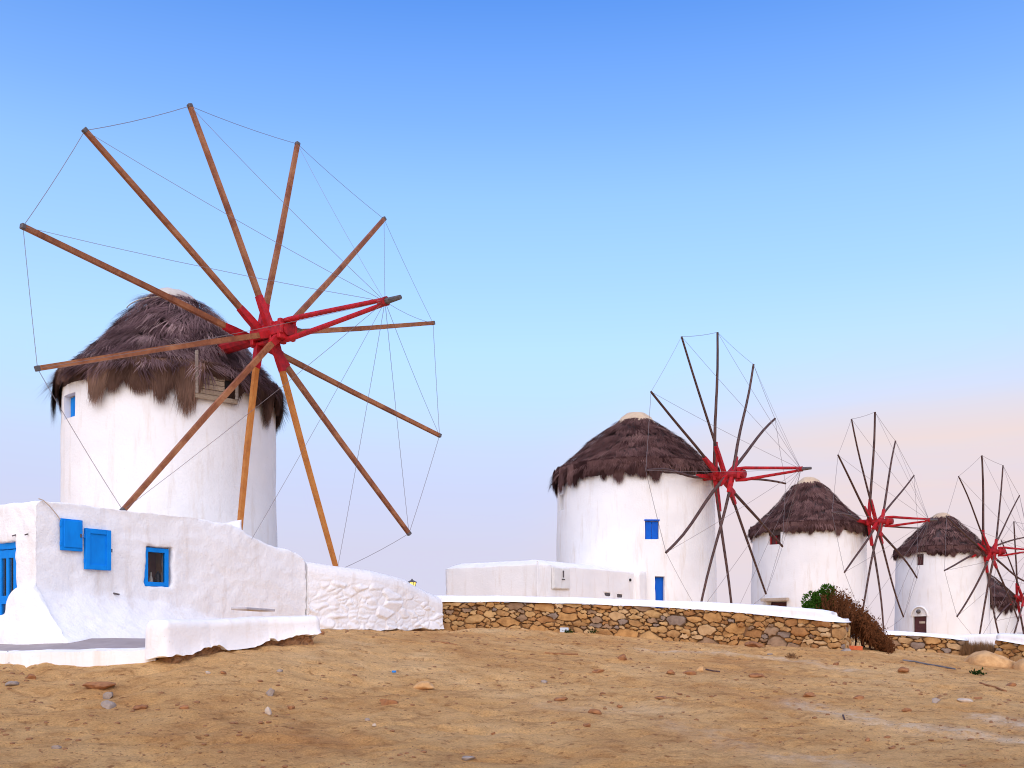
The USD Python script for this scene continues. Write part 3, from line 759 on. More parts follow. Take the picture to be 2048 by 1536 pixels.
# fifth windmill, mostly hidden
hub5 = P(2046, 1199, 62.0); pl5 = make_plane(hub5, 44, 1.0)
tip5 = hub5 + 4.3 * pl5[0]
cen5 = np.array([31.45, 64.0])
mill5, T5 = windmill('farthest windmill at the right edge, mostly hidden behind the fourth mill', cen5, -1.6, 2.36, 2.22, 3.6,
    [(.5, 5.5), (.8, 5.25), (1.3, 4.75), (1.8, 4.25), (2.15, 3.85), (2.3, 3.62), (2.34, 3.55)], (CAPTOP(5.45, .5, .22), 'cap_canvas'), 2.85, hub5, tip5, pl5,
    [('a', -46 + 30 * k, 5.2) for k in range(12)], [q * .7 for q in ROOTS], 1.2, 'dark_wood', 53,
    dict(per=12, row=.28, step=.28, width=.04, length=.5, wild=.7), rope_r=.010)

# ------------------------------------------------------------------ white house with blue shutters, left
P0 = np.array([-7.776, 15.57]); d1 = unit([.533, .846]); d2 = np.array([-d1[1], d1[0]])
def hw(u, v, z):
    q = P0 + d1 * u + d2 * v
    return np.array([q[0], q[1], z])
def fac_u(px_, v=0.0):
    o = P0 + d2 * v; k = (px_ - 1024) / F
    return (o[0] - k * o[1]) / (k * d1[1] - d1[0])
def fac_z(px_, py_, v=0.0):
    q = P0 + d2 * v + d1 * fac_u(px_, v)
    return EYE + (HOR - py_) / F * q[1]
def left_v(px_):
    k = (px_ - 1024) / F
    return (P0[0] - k * P0[1]) / (k * d2[1] - d2[0])
house = thing('house', 'low whitewashed house with blue shutters and blue door in front of the nearest windmill', 'house', (P0[0] + 1, P0[1] + 2, 1.3))
FLOOR = 1.42
top_px = [(75, 1001), (200, 1015), (300, 1027), (400, 1040), (470, 1051), (497, 1068), (530, 1086), (565, 1096), (600, 1108), (612, 1124)]
us = np.array([fac_u(a) for a, b in top_px]); zs = np.array([fac_z(a, b) for a, b in top_px])
UEND = us[-1]
# main block, facade strip following the stepped parapet
def loc_to_world(m):
    R = np.eye(4)[:3].copy()
    T = np.array([[d1[0], d2[0], 0, P0[0]], [d1[1], d2[1], 0, P0[1]], [0, 0, 1, 0]], float)
    return m.transform(T)
def box_l(u0, u1, v0, v1, z0, z1):
    return m3.Manifold.cube([u1 - u0, v1 - v0, z1 - z0]).translate([u0, v0, z0])
roofz = zs[0]
fac_poly = np.vstack([[[-.0, 1.0]], [[UEND, 1.0]], np.c_[us, zs][::-1]])            # (u, z)
strip = m3.Manifold.extrude(m3.CrossSection([fac_poly]), .42)                      # extruded along +z -> map to v
strip = strip.transform(np.array([[1, 0, 0, 0], [0, 0, -1, .42], [0, 1, 0, 0]], float))
blk = box_l(0, 3.3, 0, 3.6, 1.0, roofz) + strip + box_l(3.2, UEND - .25, .3, 2.5, 1.0, zs[-2] - .25)
# sloping apron around the foot
def wedge_l(pts):
    return m3.Manifold.hull_points(np.array(pts, float))
zr = fac_z(75, 1166)
def apron(u0, u1, d0, d1_, z0, z1):
    prof = lambda u_, d_, z_: [(u_, -d_ * (1 - q) ** 1.7 + .02 * q, FLOOR + (z_ - FLOOR) * q) for q in np.linspace(0, 1, 7)]
    a_, b_ = prof(u0, d0, z0), prof(u1, d1_, z1)
    out = m3.Manifold()
    for k in range(6):
        q = [a_[k], a_[k + 1], b_[k], b_[k + 1]]
        out = out + wedge_l(q + [(x_, .1, z_) for x_, y_, z_ in q])
    q = [a_[0], b_[0]]
    return out + wedge_l(q + [(x_, y_ - .02, 1.0) for x_, y_, z_ in q] + [(x_, .1, z_) for x_, y_, z_ in q] + [(x_, .1, 1.0) for x_, y_, z_ in q])
ap = apron(-.04, 1.1, .84, .80, zr, zr - .03) + apron(1.1, 2.4, .80, .66, zr - .03, zr - .12)
ap = ap + apron(2.4, 3.6, .66, .42, zr - .12, 1.95) + apron(3.6, 4.6, .42, .2, 1.95, 1.7)
vl = [(0.02, zr), (.35, zr - .05), (.69, fac_z(32, 1188)), (1.22, fac_z(0, 1208)), (1.9, fac_z(0, 1216)), (3.6, fac_z(0, 1216))]
for (va, za), (vb, zb) in zip(vl[:-1], vl[1:]):
    ap = ap + wedge_l([(-.02, va, 1.0), (-.34, va, 1.0), (-.32, va, FLOOR), (-.12, va, za), (.1, va, za), (.1, va, 1.0), (-.02, vb, 1.0), (-.34, vb, 1.0), (-.32, vb, FLOOR), (-.12, vb, zb), (.1, vb, zb), (.1, vb, 1.0)])
ap = ap + wedge_l([(-.34, .02, 1.0), (-.32, .02, FLOOR), (-.12, .02, zr), (0, .02, zr), (0, .02, 1.0), (-.05, -.84, 1.0), (-.02, -.80, FLOOR)])
blk = blk + ap
wu0, wu1 = fac_u(291), fac_u(346); wz0, wz1 = fac_z(318, 1175), fac_z(318, 1094)
room = box_l(.35, 3.0, .36, 1.75, 1.7, 3.6)
blk = blk - room - box_l(wu0, wu1, -.4, .6, wz0, wz1)
dv0, dv1 = left_v(32), 1.75; dz1 = fac_z(20, 1073)
room2 = box_l(.3, 1.8, 2.0 - 1.5, 2.9, 1.45, 3.55)
blk = blk - box_l(-.2, .25, dv0, dv1, zr - .75, dz1)
blk = blk - box_l(.2, 1.6, dv0 - .02, dv1 + .02, 1.6, dz1)
ap_front = None
hb = loc_to_world(blk.refine_to_length(.06))
v, f = from_mani(hb)
tm = trimesh.Trimesh(v, f, process=False)
trimesh.smoothing.filter_taubin(tm, lamb=.5, nu=.52, iterations=70)
v = np.array(tm.vertices)
v = lump(v, .045, .9, 71); v = lump(v, .024, 2.6, 72); v = lump(v, .018, 8.0, 73)
part('wall', (v, f), 'whitewash_fresh', house, True)
nout = np.array([-d2[0], -d2[1], 0]); ux = np.array([d1[0], d1[1], 0]); zz = np.array([0, 0, 1.0])
# shutters
def shutter(px0, px1, py0, py1, label, raised):
    u0, u1 = fac_u(px0), fac_u(px1); pm = (px0 + px1) / 2
    z0, z1 = fac_z(pm, py1), fac_z(pm, py0)
    c = hw((u0 + u1) / 2, -.055, (z0 + z1) / 2); hu, hz = (u1 - u0) / 2, (z1 - z0) / 2
    s = part('shutter', obox(c, ux, nout, zz, hu, .02, hz, .006), 'blue_paint', house, label=label)
    if raised:
        part('shutter_panel', obox(c + nout * .026 + ux * hu * .09 + zz * hz * .05, ux, nout, zz, hu * .84, .012, hz * .84, .004), 'blue_paint', s)
        part('shutter_catch', obox(c + nout * .042 + ux * hu * .74, ux, nout, zz, .012, .012, .03, .003), 'iron', s)
    else:
        fw = .085
        for q in (-1, 1):
            part('shutter_stile', obox(c + nout * .032 + ux * q * (hu - fw / 2), ux, nout, zz, fw / 2, .014, hz, .004), 'blue_paint', s)
            part('shutter_rail', obox(c + nout * .031 + zz * q * (hz - fw / 2), ux, nout, zz, hu - fw - .001, .0135, fw / 2, .004), 'blue_paint', s)
        part('shutter_catch', obox(c + nout * .03 + ux * (hu + .012), ux, nout, zz, .014, .014, .03, .003), 'iron', s)
    for q in (-.6, .6):
        part('hinge', obox(c - ux * hu + zz * q * hz + nout * .01, ux, nout, zz, .016, .014, .035, .004), 'blue_paint', s)
shutter(117, 160.5, 1039, 1102, 'small blue shutter with a raised panel', True)
shutter(165, 215.5, 1059, 1140, 'larger blue shutter with a sunk panel', False)
# window in its recess
wc = hw((wu0 + wu1) / 2 - .03, .07, (wz0 + wz1) / 2); whu, whz = (wu1 - wu0) / 2 - .035, (wz1 - wz0) / 2 - .02
win = part('window_frame', cat(*[obox(wc + ux * q * (whu - .04), ux, nout, zz, .04, .035, whz, .005) for q in (-1, 1)], *[obox(wc + zz * q * (whz - .04), ux, nout, zz, whu - .081, .034, .04, .005) for q in (-1, 1)]), 'blue_paint', house)
part('window_pane', obox(wc, ux, nout, zz, whu - .08, .004, whz - .08), 'pane_glass', win)
# room behind the window
def room_box(u0, u1, v0, v1, z0, z1, look, name='room_wall'):
    a, b = hw(u0, v0, z0), hw(u1, v1, z1)
    part(name, obox((a + b) / 2, ux, -nout, zz, (u1 - u0) / 2, (v1 - v0) / 2, (z1 - z0) / 2), look, house)
room_box(.40, 2.92, .86, .90, 1.74, 3.55, 'ochre_plaster')
room_box(.40, 2.92, .40, .85, 1.74, 1.78, 'ochre_plaster', 'room_floor')
room_box(2.86, 2.9, .45, 1.40, 1.80, 3.5, 'ochre_plaster')
room_box(.42, .46, .45, 1.40, 1.80, 3.5, 'room_brown')
room_box(fac_u(300, .8) - .5, fac_u(306, .8), .72, .84, 1.80, 3.5, 'room_brown', 'cupboard')
room_box(wu0 - .5, wu1 + .05, .38, .62, wz0 + .0, wz0 + .035, 'room_brown', 'inner_sill')
# door on the left face, four lights
nl = np.array([-d1[0], -d1[1], 0]); vx = np.array([d2[0], d2[1], 0])
dw = dv1 - dv0
dc = lambda v_, z_: hw(.10, v_, z_)
dz0 = zr - .75
door = part('door', cat(*[obox(dc(v_, (dz0 + dz1) / 2), vx, nl, zz, .045, .03, (dz1 - dz0) / 2, .005) for v_ in (dv0 + .05, dv1 - .05)], obox(dc((dv0 + dv1) / 2, dz1 - .06), vx, nl, zz, dw / 2, .045, .06, .006)), 'blue_paint', house)
leafw = (dw - .2)
for q in range(5):
    v_ = dv0 + .16 + q * leafw / 4
    part('door_stile', obox(dc(v_, (dz0 + dz1) / 2 - .06), vx, nl, zz, .05 if q % 2 == 0 else .035, .026, (dz1 - dz0) / 2 - .065, .004), 'blue_paint', door)
for z_ in (dz1 - .20, dz1 - .98, dz0 + .1):
    part('door_rail', obox(dc((dv0 + dv1) / 2, z_), vx, nl, zz, leafw / 2, .0245, .07, .004), 'blue_paint', door)
part('door_pane', obox(dc((dv0 + dv1) / 2, (dz0 + dz1) / 2), vx, nl, zz, leafw / 2, .004, (dz1 - dz0) / 2 - .1), 'pane_glass', door)
part('room_wall', obox(hw(1.1, (dv0 + dv1) / 2, 2.4), vx, nl, zz, dw / 2 + .02, .02, .9), 'room_brown', house)
# cable over the corner and down to the shutter, pointed white parapet behind the roof edge
part('cable', tube([hw(fac_u(78) - .02, -.02, roofz + .03), hw(.08, -.03, roofz + .01), hw(fac_u(95), -.05, fac_z(95, 1012)), hw(fac_u(110), -.05, fac_z(110, 1030)), hw(fac_u(117), -.05, fac_z(117, 1040))], .009, 5), 'pale_rope', house)
for a_, b_ in ((34, 1069), (59, 1067)):
    vv_ = left_v(a_); q = P0 + d2 * vv_
    part('hook', tube([np.array([q[0], q[1], EYE + (HOR - b_) / F * q[1]]) + nl * .0, np.array([q[0], q[1], EYE + (HOR - b_) / F * q[1] - .03]) + nl * .08], .012, 5), 'iron', house)
u_ = fac_u(228); part('pipe_stub', tube([hw(u_, .05, fac_z(228, 1186)), hw(u_ + .03, -.10, fac_z(228, 1189))], .018, 6), 'iron', house)
tri = m3.Manifold.hull_points(np.array([*[P(a_, b_, c_ * .91) for a_, b_, c_ in [(418, 1050, 21.0), (482, 1039, 21.6), (482, 1062, 21.6), (484, 1066, 21.3), (430, 1064, 20.9), (478, 1040, 21.85), (478, 1066, 21.85), (425, 1062, 21.4)]]]))
part('parapet_corner', lumped(from_mani(tri.refine_to_length(.08)), .02, 3, 5), 'whitewash_fresh', house, True)
# small things in the window
def lathe(name, pts, look, loc, label, catg, seg=14, group=None):
    v_, f_ = revolve([(max(r, .0005), z) for r, z in pts], (0, 0), seg)
    return solo(name, (v_ + np.asarray(loc), f_), look, label, catg, group, True)
sz = wz0 + .037
sp = lambda px_, v_: hw(fac_u(px_, v_), v_, sz)
lathe('bottle', [(0, 0), (.035, 0), (.036, .14), (.014, .20), (.012, .27), (.015, .275), (0, .276)], 'white_ceramic', sp(302, .47), 'pale slim bottle on the sill inside the house window', 'bottle')
lathe('figurine', [(0, 0), (.055, 0), (.05, .06), (.062, .11), (.035, .16), (.052, .20), (.04, .25), (.006, .31), (0, .31)], 'dark_ceramic', sp(316, .48), 'taller dark hooded figurine on the sill inside the house window', 'figurine')
lathe('figurine', [(0, 0), (.04, 0), (.036, .05), (.044, .09), (.024, .13), (.038, .16), (.026, .20), (.004, .25), (0, .25)], 'dark_ceramic', sp(327, .48), 'smaller dark figurine beside the right window frame inside the house', 'figurine')
lathe('shell_ornament', [(0, 0), (.035, .0), (.045, .04), (.03, .08), (0, .10)], 'white_ceramic', sp(323, .42), 'small white rounded ornament between the two dark figurines', 'ornament')
pl_c = hw(fac_u(322, .85), .85, EYE + (HOR - 1126) / F * (P0 + d2 * .85 + d1 * fac_u(322, .85))[1])
solo('wall_plate', tube([pl_c, pl_c + nout * .02], [.075, .07], 16), 'dark_ceramic', 'round dark plate hung on the ochre wall inside the window', 'plate', None, 30)

# ------------------------------------------------------------------ pavement, bench wall, slab
def strip_mesh(front, back, thick, look=None):
    """Closed slab between two polylines (world points), hanging down by thick."""
    f_, b_ = np.asarray(front), np.asarray(back)
    n = len(f_)
    V = np.vstack([f_, b_, f_ - [0, 0, thick], b_ - [0, 0, thick]])
    Fc = []
    for i in range(n - 1):
        a, b, c, d = i, i + 1, n + i + 1, n + i
        Fc += [(a, b, c), (a, c, d)]
        Fc += [(2 * n + i, 2 * n + i + 1, i + 1), (2 * n + i, i + 1, i)]
        Fc += [(d, c, 3 * n + i + 1), (d, 3 * n + i + 1, 3 * n + i)]
        Fc += [(2 * n + i + 1, 2 * n + i, 3 * n + i), (2 * n + i + 1, 3 * n + i, 3 * n + i + 1)]
    Fc += [(0, n, 3 * n), (0, 3 * n, 2 * n), (n - 1, 3 * n - 1, 4 * n - 1), (n - 1, 4 * n - 1, 2 * n - 1)]
    return V, np.array(Fc)
fr_ = [P(a_, b_, c_ * .905) for a_, b_, c_ in [(-420, 1311, 17.2), (-120, 1309, 16.6), (20, 1306, 16.1), (130, 1303, 15.85), (230, 1302, 15.75), (312, 1300, 15.75)]]
bk_ = [P(a_, b_, c_ * .905) for a_, b_, c_ in [(-420, 1292, 18.6), (-120, 1288, 17.9), (20, 1283, 17.4), (130, 1277, 17.2), (230, 1276, 17.2), (318, 1277, 17.2)]]
pave = part('pavement', strip_mesh(fr_, bk_, .5), 'slab_grey')
tag(pave, None, None, None, 'structure')
# whitewashed kerb along its edge
kf, kb = [], []
for q, r in zip(fr_, bk_):
    d = unit((q - r) * [1, 1, 0])
    kf.append(q + d * .10 + [0, 0, .0]); kb.append(q - d * .14 + [0, 0, .035])
def densify(pts, n):
    pts = np.asarray(pts); t = np.linspace(0, 1, len(pts)); tt = np.linspace(0, 1, n)
    return np.stack([np.interp(tt, t, pts[:, k]) for k in range(3)], 1)
km = strip_mesh(densify(kf, 90), densify(kb, 90), .42)
kv = lump(km[0], .022, 2.2, 8); kv = lump(kv, .008, 8, 9)
kerb = part('kerb', (kv, km[1]), 'whitewash', None, 35)
tag(kerb, None, None, None, 'structure')

def low_wall(path, ztop, zbot, thick, round_, amp, seed, n_len, n_h, ragged=0.0, stones=None, end_round=False):
    """A whitewashed free-standing wall: closed ribbon around a rounded cross-section along a path (xy), with lumps."""
    path = np.asarray(path, float)
    s = np.r_[0, np.cumsum(np.linalg.norm(np.diff(path, axis=0), axis=1))]
    ss = np.linspace(0, s[-1], n_len)
    xy = np.stack([np.interp(ss, s, path[:, k]) for k in (0, 1)], 1)
    zt, zb = np.interp(ss, s, ztop), np.interp(ss, s, zbot)
    t = np.gradient(xy, axis=0); t /= np.linalg.norm(t, axis=1, keepdims=True)
    nrm = np.stack([t[:, 1], -t[:, 0]], 1)                        # towards the viewer for a path running right and away
    rng = np.random.default_rng(seed)
    rows = []
    prof = [(thick / 2 + 0.0, 0.0)]
    hs = np.linspace(0, 1, n_h)
    V = []
    for i in range(n_len):
        e_ = min(ss[i], ss[-1] - ss[i]) / .14
        ef = math.sqrt(max(0.0, 1 - (1 - min(e_, 1)) ** 2)) if end_round else 1.0
        h = (zt[i] - zb[i]) * (.72 + .28 * ef)
        rg = ragged * (meshkit.fbm(np.array([[ss[i] * 2.2, 1.3, seed]]), 4)[0] - .35) * 2 if ragged else 0
        th_i = thick * (.45 + .55 * ef)
        r = min(round_, th_i / 2, h * .5)
        top_ = zb[i] + h
        ring = []
        for q in hs:
            ring.append((th_i / 2 + .05 * (1 - q) ** 3, zb[i] + max(rg, 0) * (1 - q) + q * (h - r)))
        for a in np.linspace(0, np.pi, 9)[1:-1]:
            ring.append((((th_i / 2 - r) * np.sign(math.cos(a)) if abs(math.cos(a)) > 1e-6 else 0) + r * math.cos(a), top_ - r + r * math.sin(a)))
        for q in hs[::-1]:
            ring.append((-th_i / 2, zb[i] + q * (h - r)))
        V.append([np.r_[xy[i] + nrm[i] * o, z] for o, z in ring])
    m = len(V[0])
    V = np.array(V).reshape(-1, 3)
    Fc = []
    for i in range(n_len - 1):
        for j in range(m):
            a, b = i * m + j, i * m + (j + 1) % m
            c, d = b + m, a + m
            Fc += [(a, c, b), (a, d, c)]
    for i0, flip in ((0, False), (n_len - 1, True)):
        c = len(V); V = np.vstack([V, V[i0 * m:(i0 + 1) * m].mean(0)])
        for j in range(m):
            a, b = i0 * m + j, i0 * m + (j + 1) % m
            Fc.append((c, a, b) if not flip else (c, b, a))
    S = np.r_[np.repeat(ss, m), ss[0], ss[-1]]
    Nn = np.vstack([np.repeat(np.c_[nrm, np.zeros(n_len)], m, 0), np.zeros((2, 3))])
    if stones:
        size, depth, fade = stones
        L, Hh = ss[-1], (zt - zb).max() + .4
        k = int(L * Hh / (size * size * .55))
        pts = np.c_[rng.uniform(-.3, L + .3, k), rng.uniform(-.3, Hh, k)]
        tr = cKDTree(pts * [1, 1.9])
        q = np.c_[S, V[:, 2] - zb.min()] * [1, 1.9]
        q = q + (np.stack([meshkit.noise(np.c_[q * 5, 0 * q[:, 0] + 9 * e]) for e in (1, 2)], 1) - .5) * .12
        d, ids = tr.query(q, k=2)
        edge = np.clip((d[:, 1] - d[:, 0]) / (size * .5), 0, 1)
        hgt = (.35 + .65 * rng.random(k))[ids[:, 0]]
        slope = rng.normal(0, .35, k)[ids[:, 0]] * (q[:, 1] - pts[ids[:, 0], 1] * 1.9) / size
        top_fade = smooth01((np.interp(S, ss, zt) - V[:, 2] - fade) / .22)
        V = V + Nn * (depth * (np.sqrt(edge) * hgt + slope * edge - .25) * top_fade)[:, None]
    V = lump(V, amp, 1.3, seed); V = lump(V, amp * .35, 5.0, seed + 1)
    return (V, np.array(Fc)), (xy, zt, zb, nrm, ss)

# bench wall with broken plaster foot
bp = [P(a_, 1280, c_ * .91) for a_, c_ in [(304, 15.42), (400, 16.3), (520, 17.35), (632, 18.15)]]
bench_xy = np.array([q[:2] for q in bp])
bz_top = [P(330, 1240, 14.1)[2], P(400, 1238, 14.8)[2], P(520, 1233, 15.65)[2], P(630, 1231, 16.3)[2]]
bz_bot = [P(330, 1322, 14.1)[2], P(420, 1306, 14.7)[2], P(520, 1292, 15.5)[2], P(640, 1280, 16.2)[2]]
(bm, binfo) = low_wall(bench_xy, bz_top, [z + .02 for z in bz_bot], .46, .11, .02, 31, 160, 14, ragged=.2, end_round=True)
bench = thing('bench_wall', 'low thick whitewashed bench wall with broken plaster foot beside the pavement', 'bench', (*bench_xy.mean(0), min(bz_bot)))
part('plaster_body', bm, 'whitewash', bench, 40)
cv_, info = low_wall(bench_xy + (bench_xy[::-1] - bench_xy) * .06, [z - .24 for z in bz_top], [z - .3 for z in bz_bot], .30, .05, .03, 33, 120, 12, stones=(.13, .10, -1))
part('rubble_core', cv_, 'earth_core', bench, 30)

# rough stone wall, whitewashed, running from the house to the rubble wall
RWD = dict(zip((604, 660, 730, 800, 845, 866, 868), (20.95, 21.4, 22.1, 23.1, 23.8, 24.2, 24.2)))
wall_px = [(q, RWD[q]) for q in (604, 660, 730, 800, 845, 868)]
rw_xy = np.array([P(a, 0, b)[:2] for a, b in wall_px])
rw_top = [P(a_, b_, RWD[a_])[2] for a_, b_ in ((604, 1122), (660, 1131), (730, 1140), (800, 1158), (845, 1183), (866, 1193))]
rw_bot = [P(a_, b_, RWD[a_])[2] for a_, b_ in ((604, 1266), (660, 1264), (730, 1263), (800, 1262), (845, 1262), (868, 1261))]
(rm, rinfo) = low_wall(rw_xy, rw_top, [z - .0 for z in rw_bot], .55, .24, .018, 41, 240, 44, ragged=.10, stones=(.24, .06, .26))
rough = thing('boundary_wall', 'whitewashed rough stone wall running from the white house to the brown rubble wall', 'wall', (*rw_xy.mean(0), min(rw_bot)))
part('plaster_body', rm, 'whitewash_rough', rough, 50)
cv_, info = low_wall(rw_xy + (rw_xy.mean(0) - rw_xy) * .07, [z - .6 for z in rw_top], [z - .35 for z in rw_bot], .40, .05, .02, 43, 90, 8, stones=(.2, .05, -1))
part('rubble_core', cv_, 'earth_core', rough, 30)
# grey slab laid on the apron between bench and wall
sl = obox(P(507, 1219, 17.25), P(545, 1221, 17.85) - P(470, 1216, 16.55), nout, zz, .52, .20, .022, .008)
solo('stone_slab', sl, 'marble_slab', 'grey marble slab set as a shelf between bench wall and house', 'slab')
# lantern on the wall end
lb = P(824, 1188, 23.55); lz = P(824, 1186, 23.55)[2] + .03
lan = thing('lantern', 'small yellow-lit garden lantern on the end of the whitewashed wall', 'lantern', (lb[0], lb[1], lz - .25))
part('post', tube([np.array([lb[0], lb[1], lz - .3]), np.array([lb[0], lb[1], lz + .06])], .018, 8), 'iron', lan)
v_, f_ = revolve([(.001, lz + .06), (.055, lz + .06), (.095, lz + .23), (.001, lz + .23)], lb[:2], 6)
part('lamp_glass', (v_, f_), 'lamp_glass', lan)
for k in range(6):
    a_ = k * np.pi / 3
    c_, s_ = math.cos(a_), math.sin(a_)
    part('glazing_bar', tube([np.array([lb[0] + .058 * c_, lb[1] + .058 * s_, lz + .06]), np.array([lb[0] + .099 * c_, lb[1] + .099 * s_, lz + .235])], .009, 5), 'iron', lan)
v_, f_ = revolve([(.125, lz + .228), (.12, lz + .245), (.03, lz + .29), (.012, lz + .32), (.001, lz + .325)], lb[:2], 6)
part('lamp_roof', (v_, f_), 'iron', lan)

# ------------------------------------------------------------------ outbuilding
A_ = P(1075, 0, 29.5)[:2]; A2 = P(1094, 0, 29.72)[:2]; B_ = P(1308, 0, 34.4)[:2]; C_ = P(890, 0, 31.6)[:2]
back_ = [B_ + np.array([-1.5, 1.8]), C_ + np.array([2.2, 2.6])]
zA = P(1078, 1119, 29.5)[2]
ob = thing('outbuilding', 'long low white outbuilding with a hatch in its side, in front of the second windmill', 'building', (A_[0], A_[1] + 2, 1.3))
outline = np.array([C_, A_, A2, B_, back_[0], back_[1]])
m = prism(outline, .9, zA - .0)
sl_top = []
bod = m - niche(np.array([0, 0]), 0, 0, -50, -49, .1)
inner = Polygon(outline).buffer(-.35)
cr = m3.Manifold.hull_points(np.vstack([np.c_[outline, np.full(len(outline), zA - .16)], np.c_[np.array(inner.exterior.coords)[:-1], np.full(len(inner.exterior.coords) - 1, zA + .02)]]))
bod = prism(outline, .9, zA - .16) + cr
ob_d = unit(np.r_[B_ - A2, 0]); ob_n = np.array([ob_d[1], -ob_d[0], 0])
pil = np.array([A2 + (B_ - A2) * .80, A2 + (B_ - A2) * .80 + ob_n[:2] * .16, A2 + (B_ - A2) * .88 + ob_n[:2] * .16, A2 + (B_ - A2) * .88])
bod = bod + prism(pil, .9, zA - .1)
def on_side(px_, py_, off=0.0):
    k = (px_ - 1024) / F
    t_ = (A2[0] - k * A2[1]) / (k * (B_ - A2)[1] - (B_ - A2)[0])
    q = A2 + (B_ - A2) * t_
    return np.array([q[0], q[1], EYE + (HOR - py_) / F * q[1]]) + ob_n * off
for a_, b_ in ((1216, 1189), (1240, 1192)):
    bod = bod - mani(obox(on_side(a_, b_), ob_d, ob_n, zz, .16, .12, .05))
VENTS = ((1216, 1189), (1240, 1192))
v, f = from_mani(bod.refine_to_length(.16))
tm = trimesh.Trimesh(v, f, process=False); trimesh.smoothing.filter_taubin(tm, iterations=6)
part('wall', (lump(lump(np.array(tm.vertices), .03, .8, 91), .008, 4, 92), f), 'whitewash', ob, 40)
hc = on_side(1120, 1157, .035)
ht = part('hatch', obox(hc, ob_d, ob_n, zz, .44, .03, .34, .01), 'white_metal', ob)
for q in (-1, 1):
    part('hatch_door', obox(hc + ob_n * .036 + ob_d * q * .205, ob_d, ob_n, zz, .197, .012, .31, .005), 'white_metal', ht)
part('hatch_slot', obox(hc + ob_n * .055 + ob_d * .06 + zz * .14, ob_d, ob_n, zz, .03, .010, .11, .004), 'iron', ht)
part('latch', obox(hc + ob_n * .055 + ob_d * .06 - zz * .03, ob_d, ob_n, zz, .07, .016, .016, .004), 'iron', ht)
for a_, b_ in VENTS:
    part('vent', obox(on_side(a_, b_, -.05), ob_d, ob_n, zz, .15, .03, .045), 'iron', ob)
part('pipe_hole_shade', tube([on_side(1260, 1160, -.05), on_side(1260, 1160, .03)], .05, 8), 'shade_black', ob)  # solid plug; the dark inside of the hole is only its black colour
part('cable_conduit', tube([np.r_[A_, zA - .05] + [0, -.03, 0], np.r_[A_, 1.3] + [0, -.03, 0]], .03, 6), 'whitewash_rough', ob)

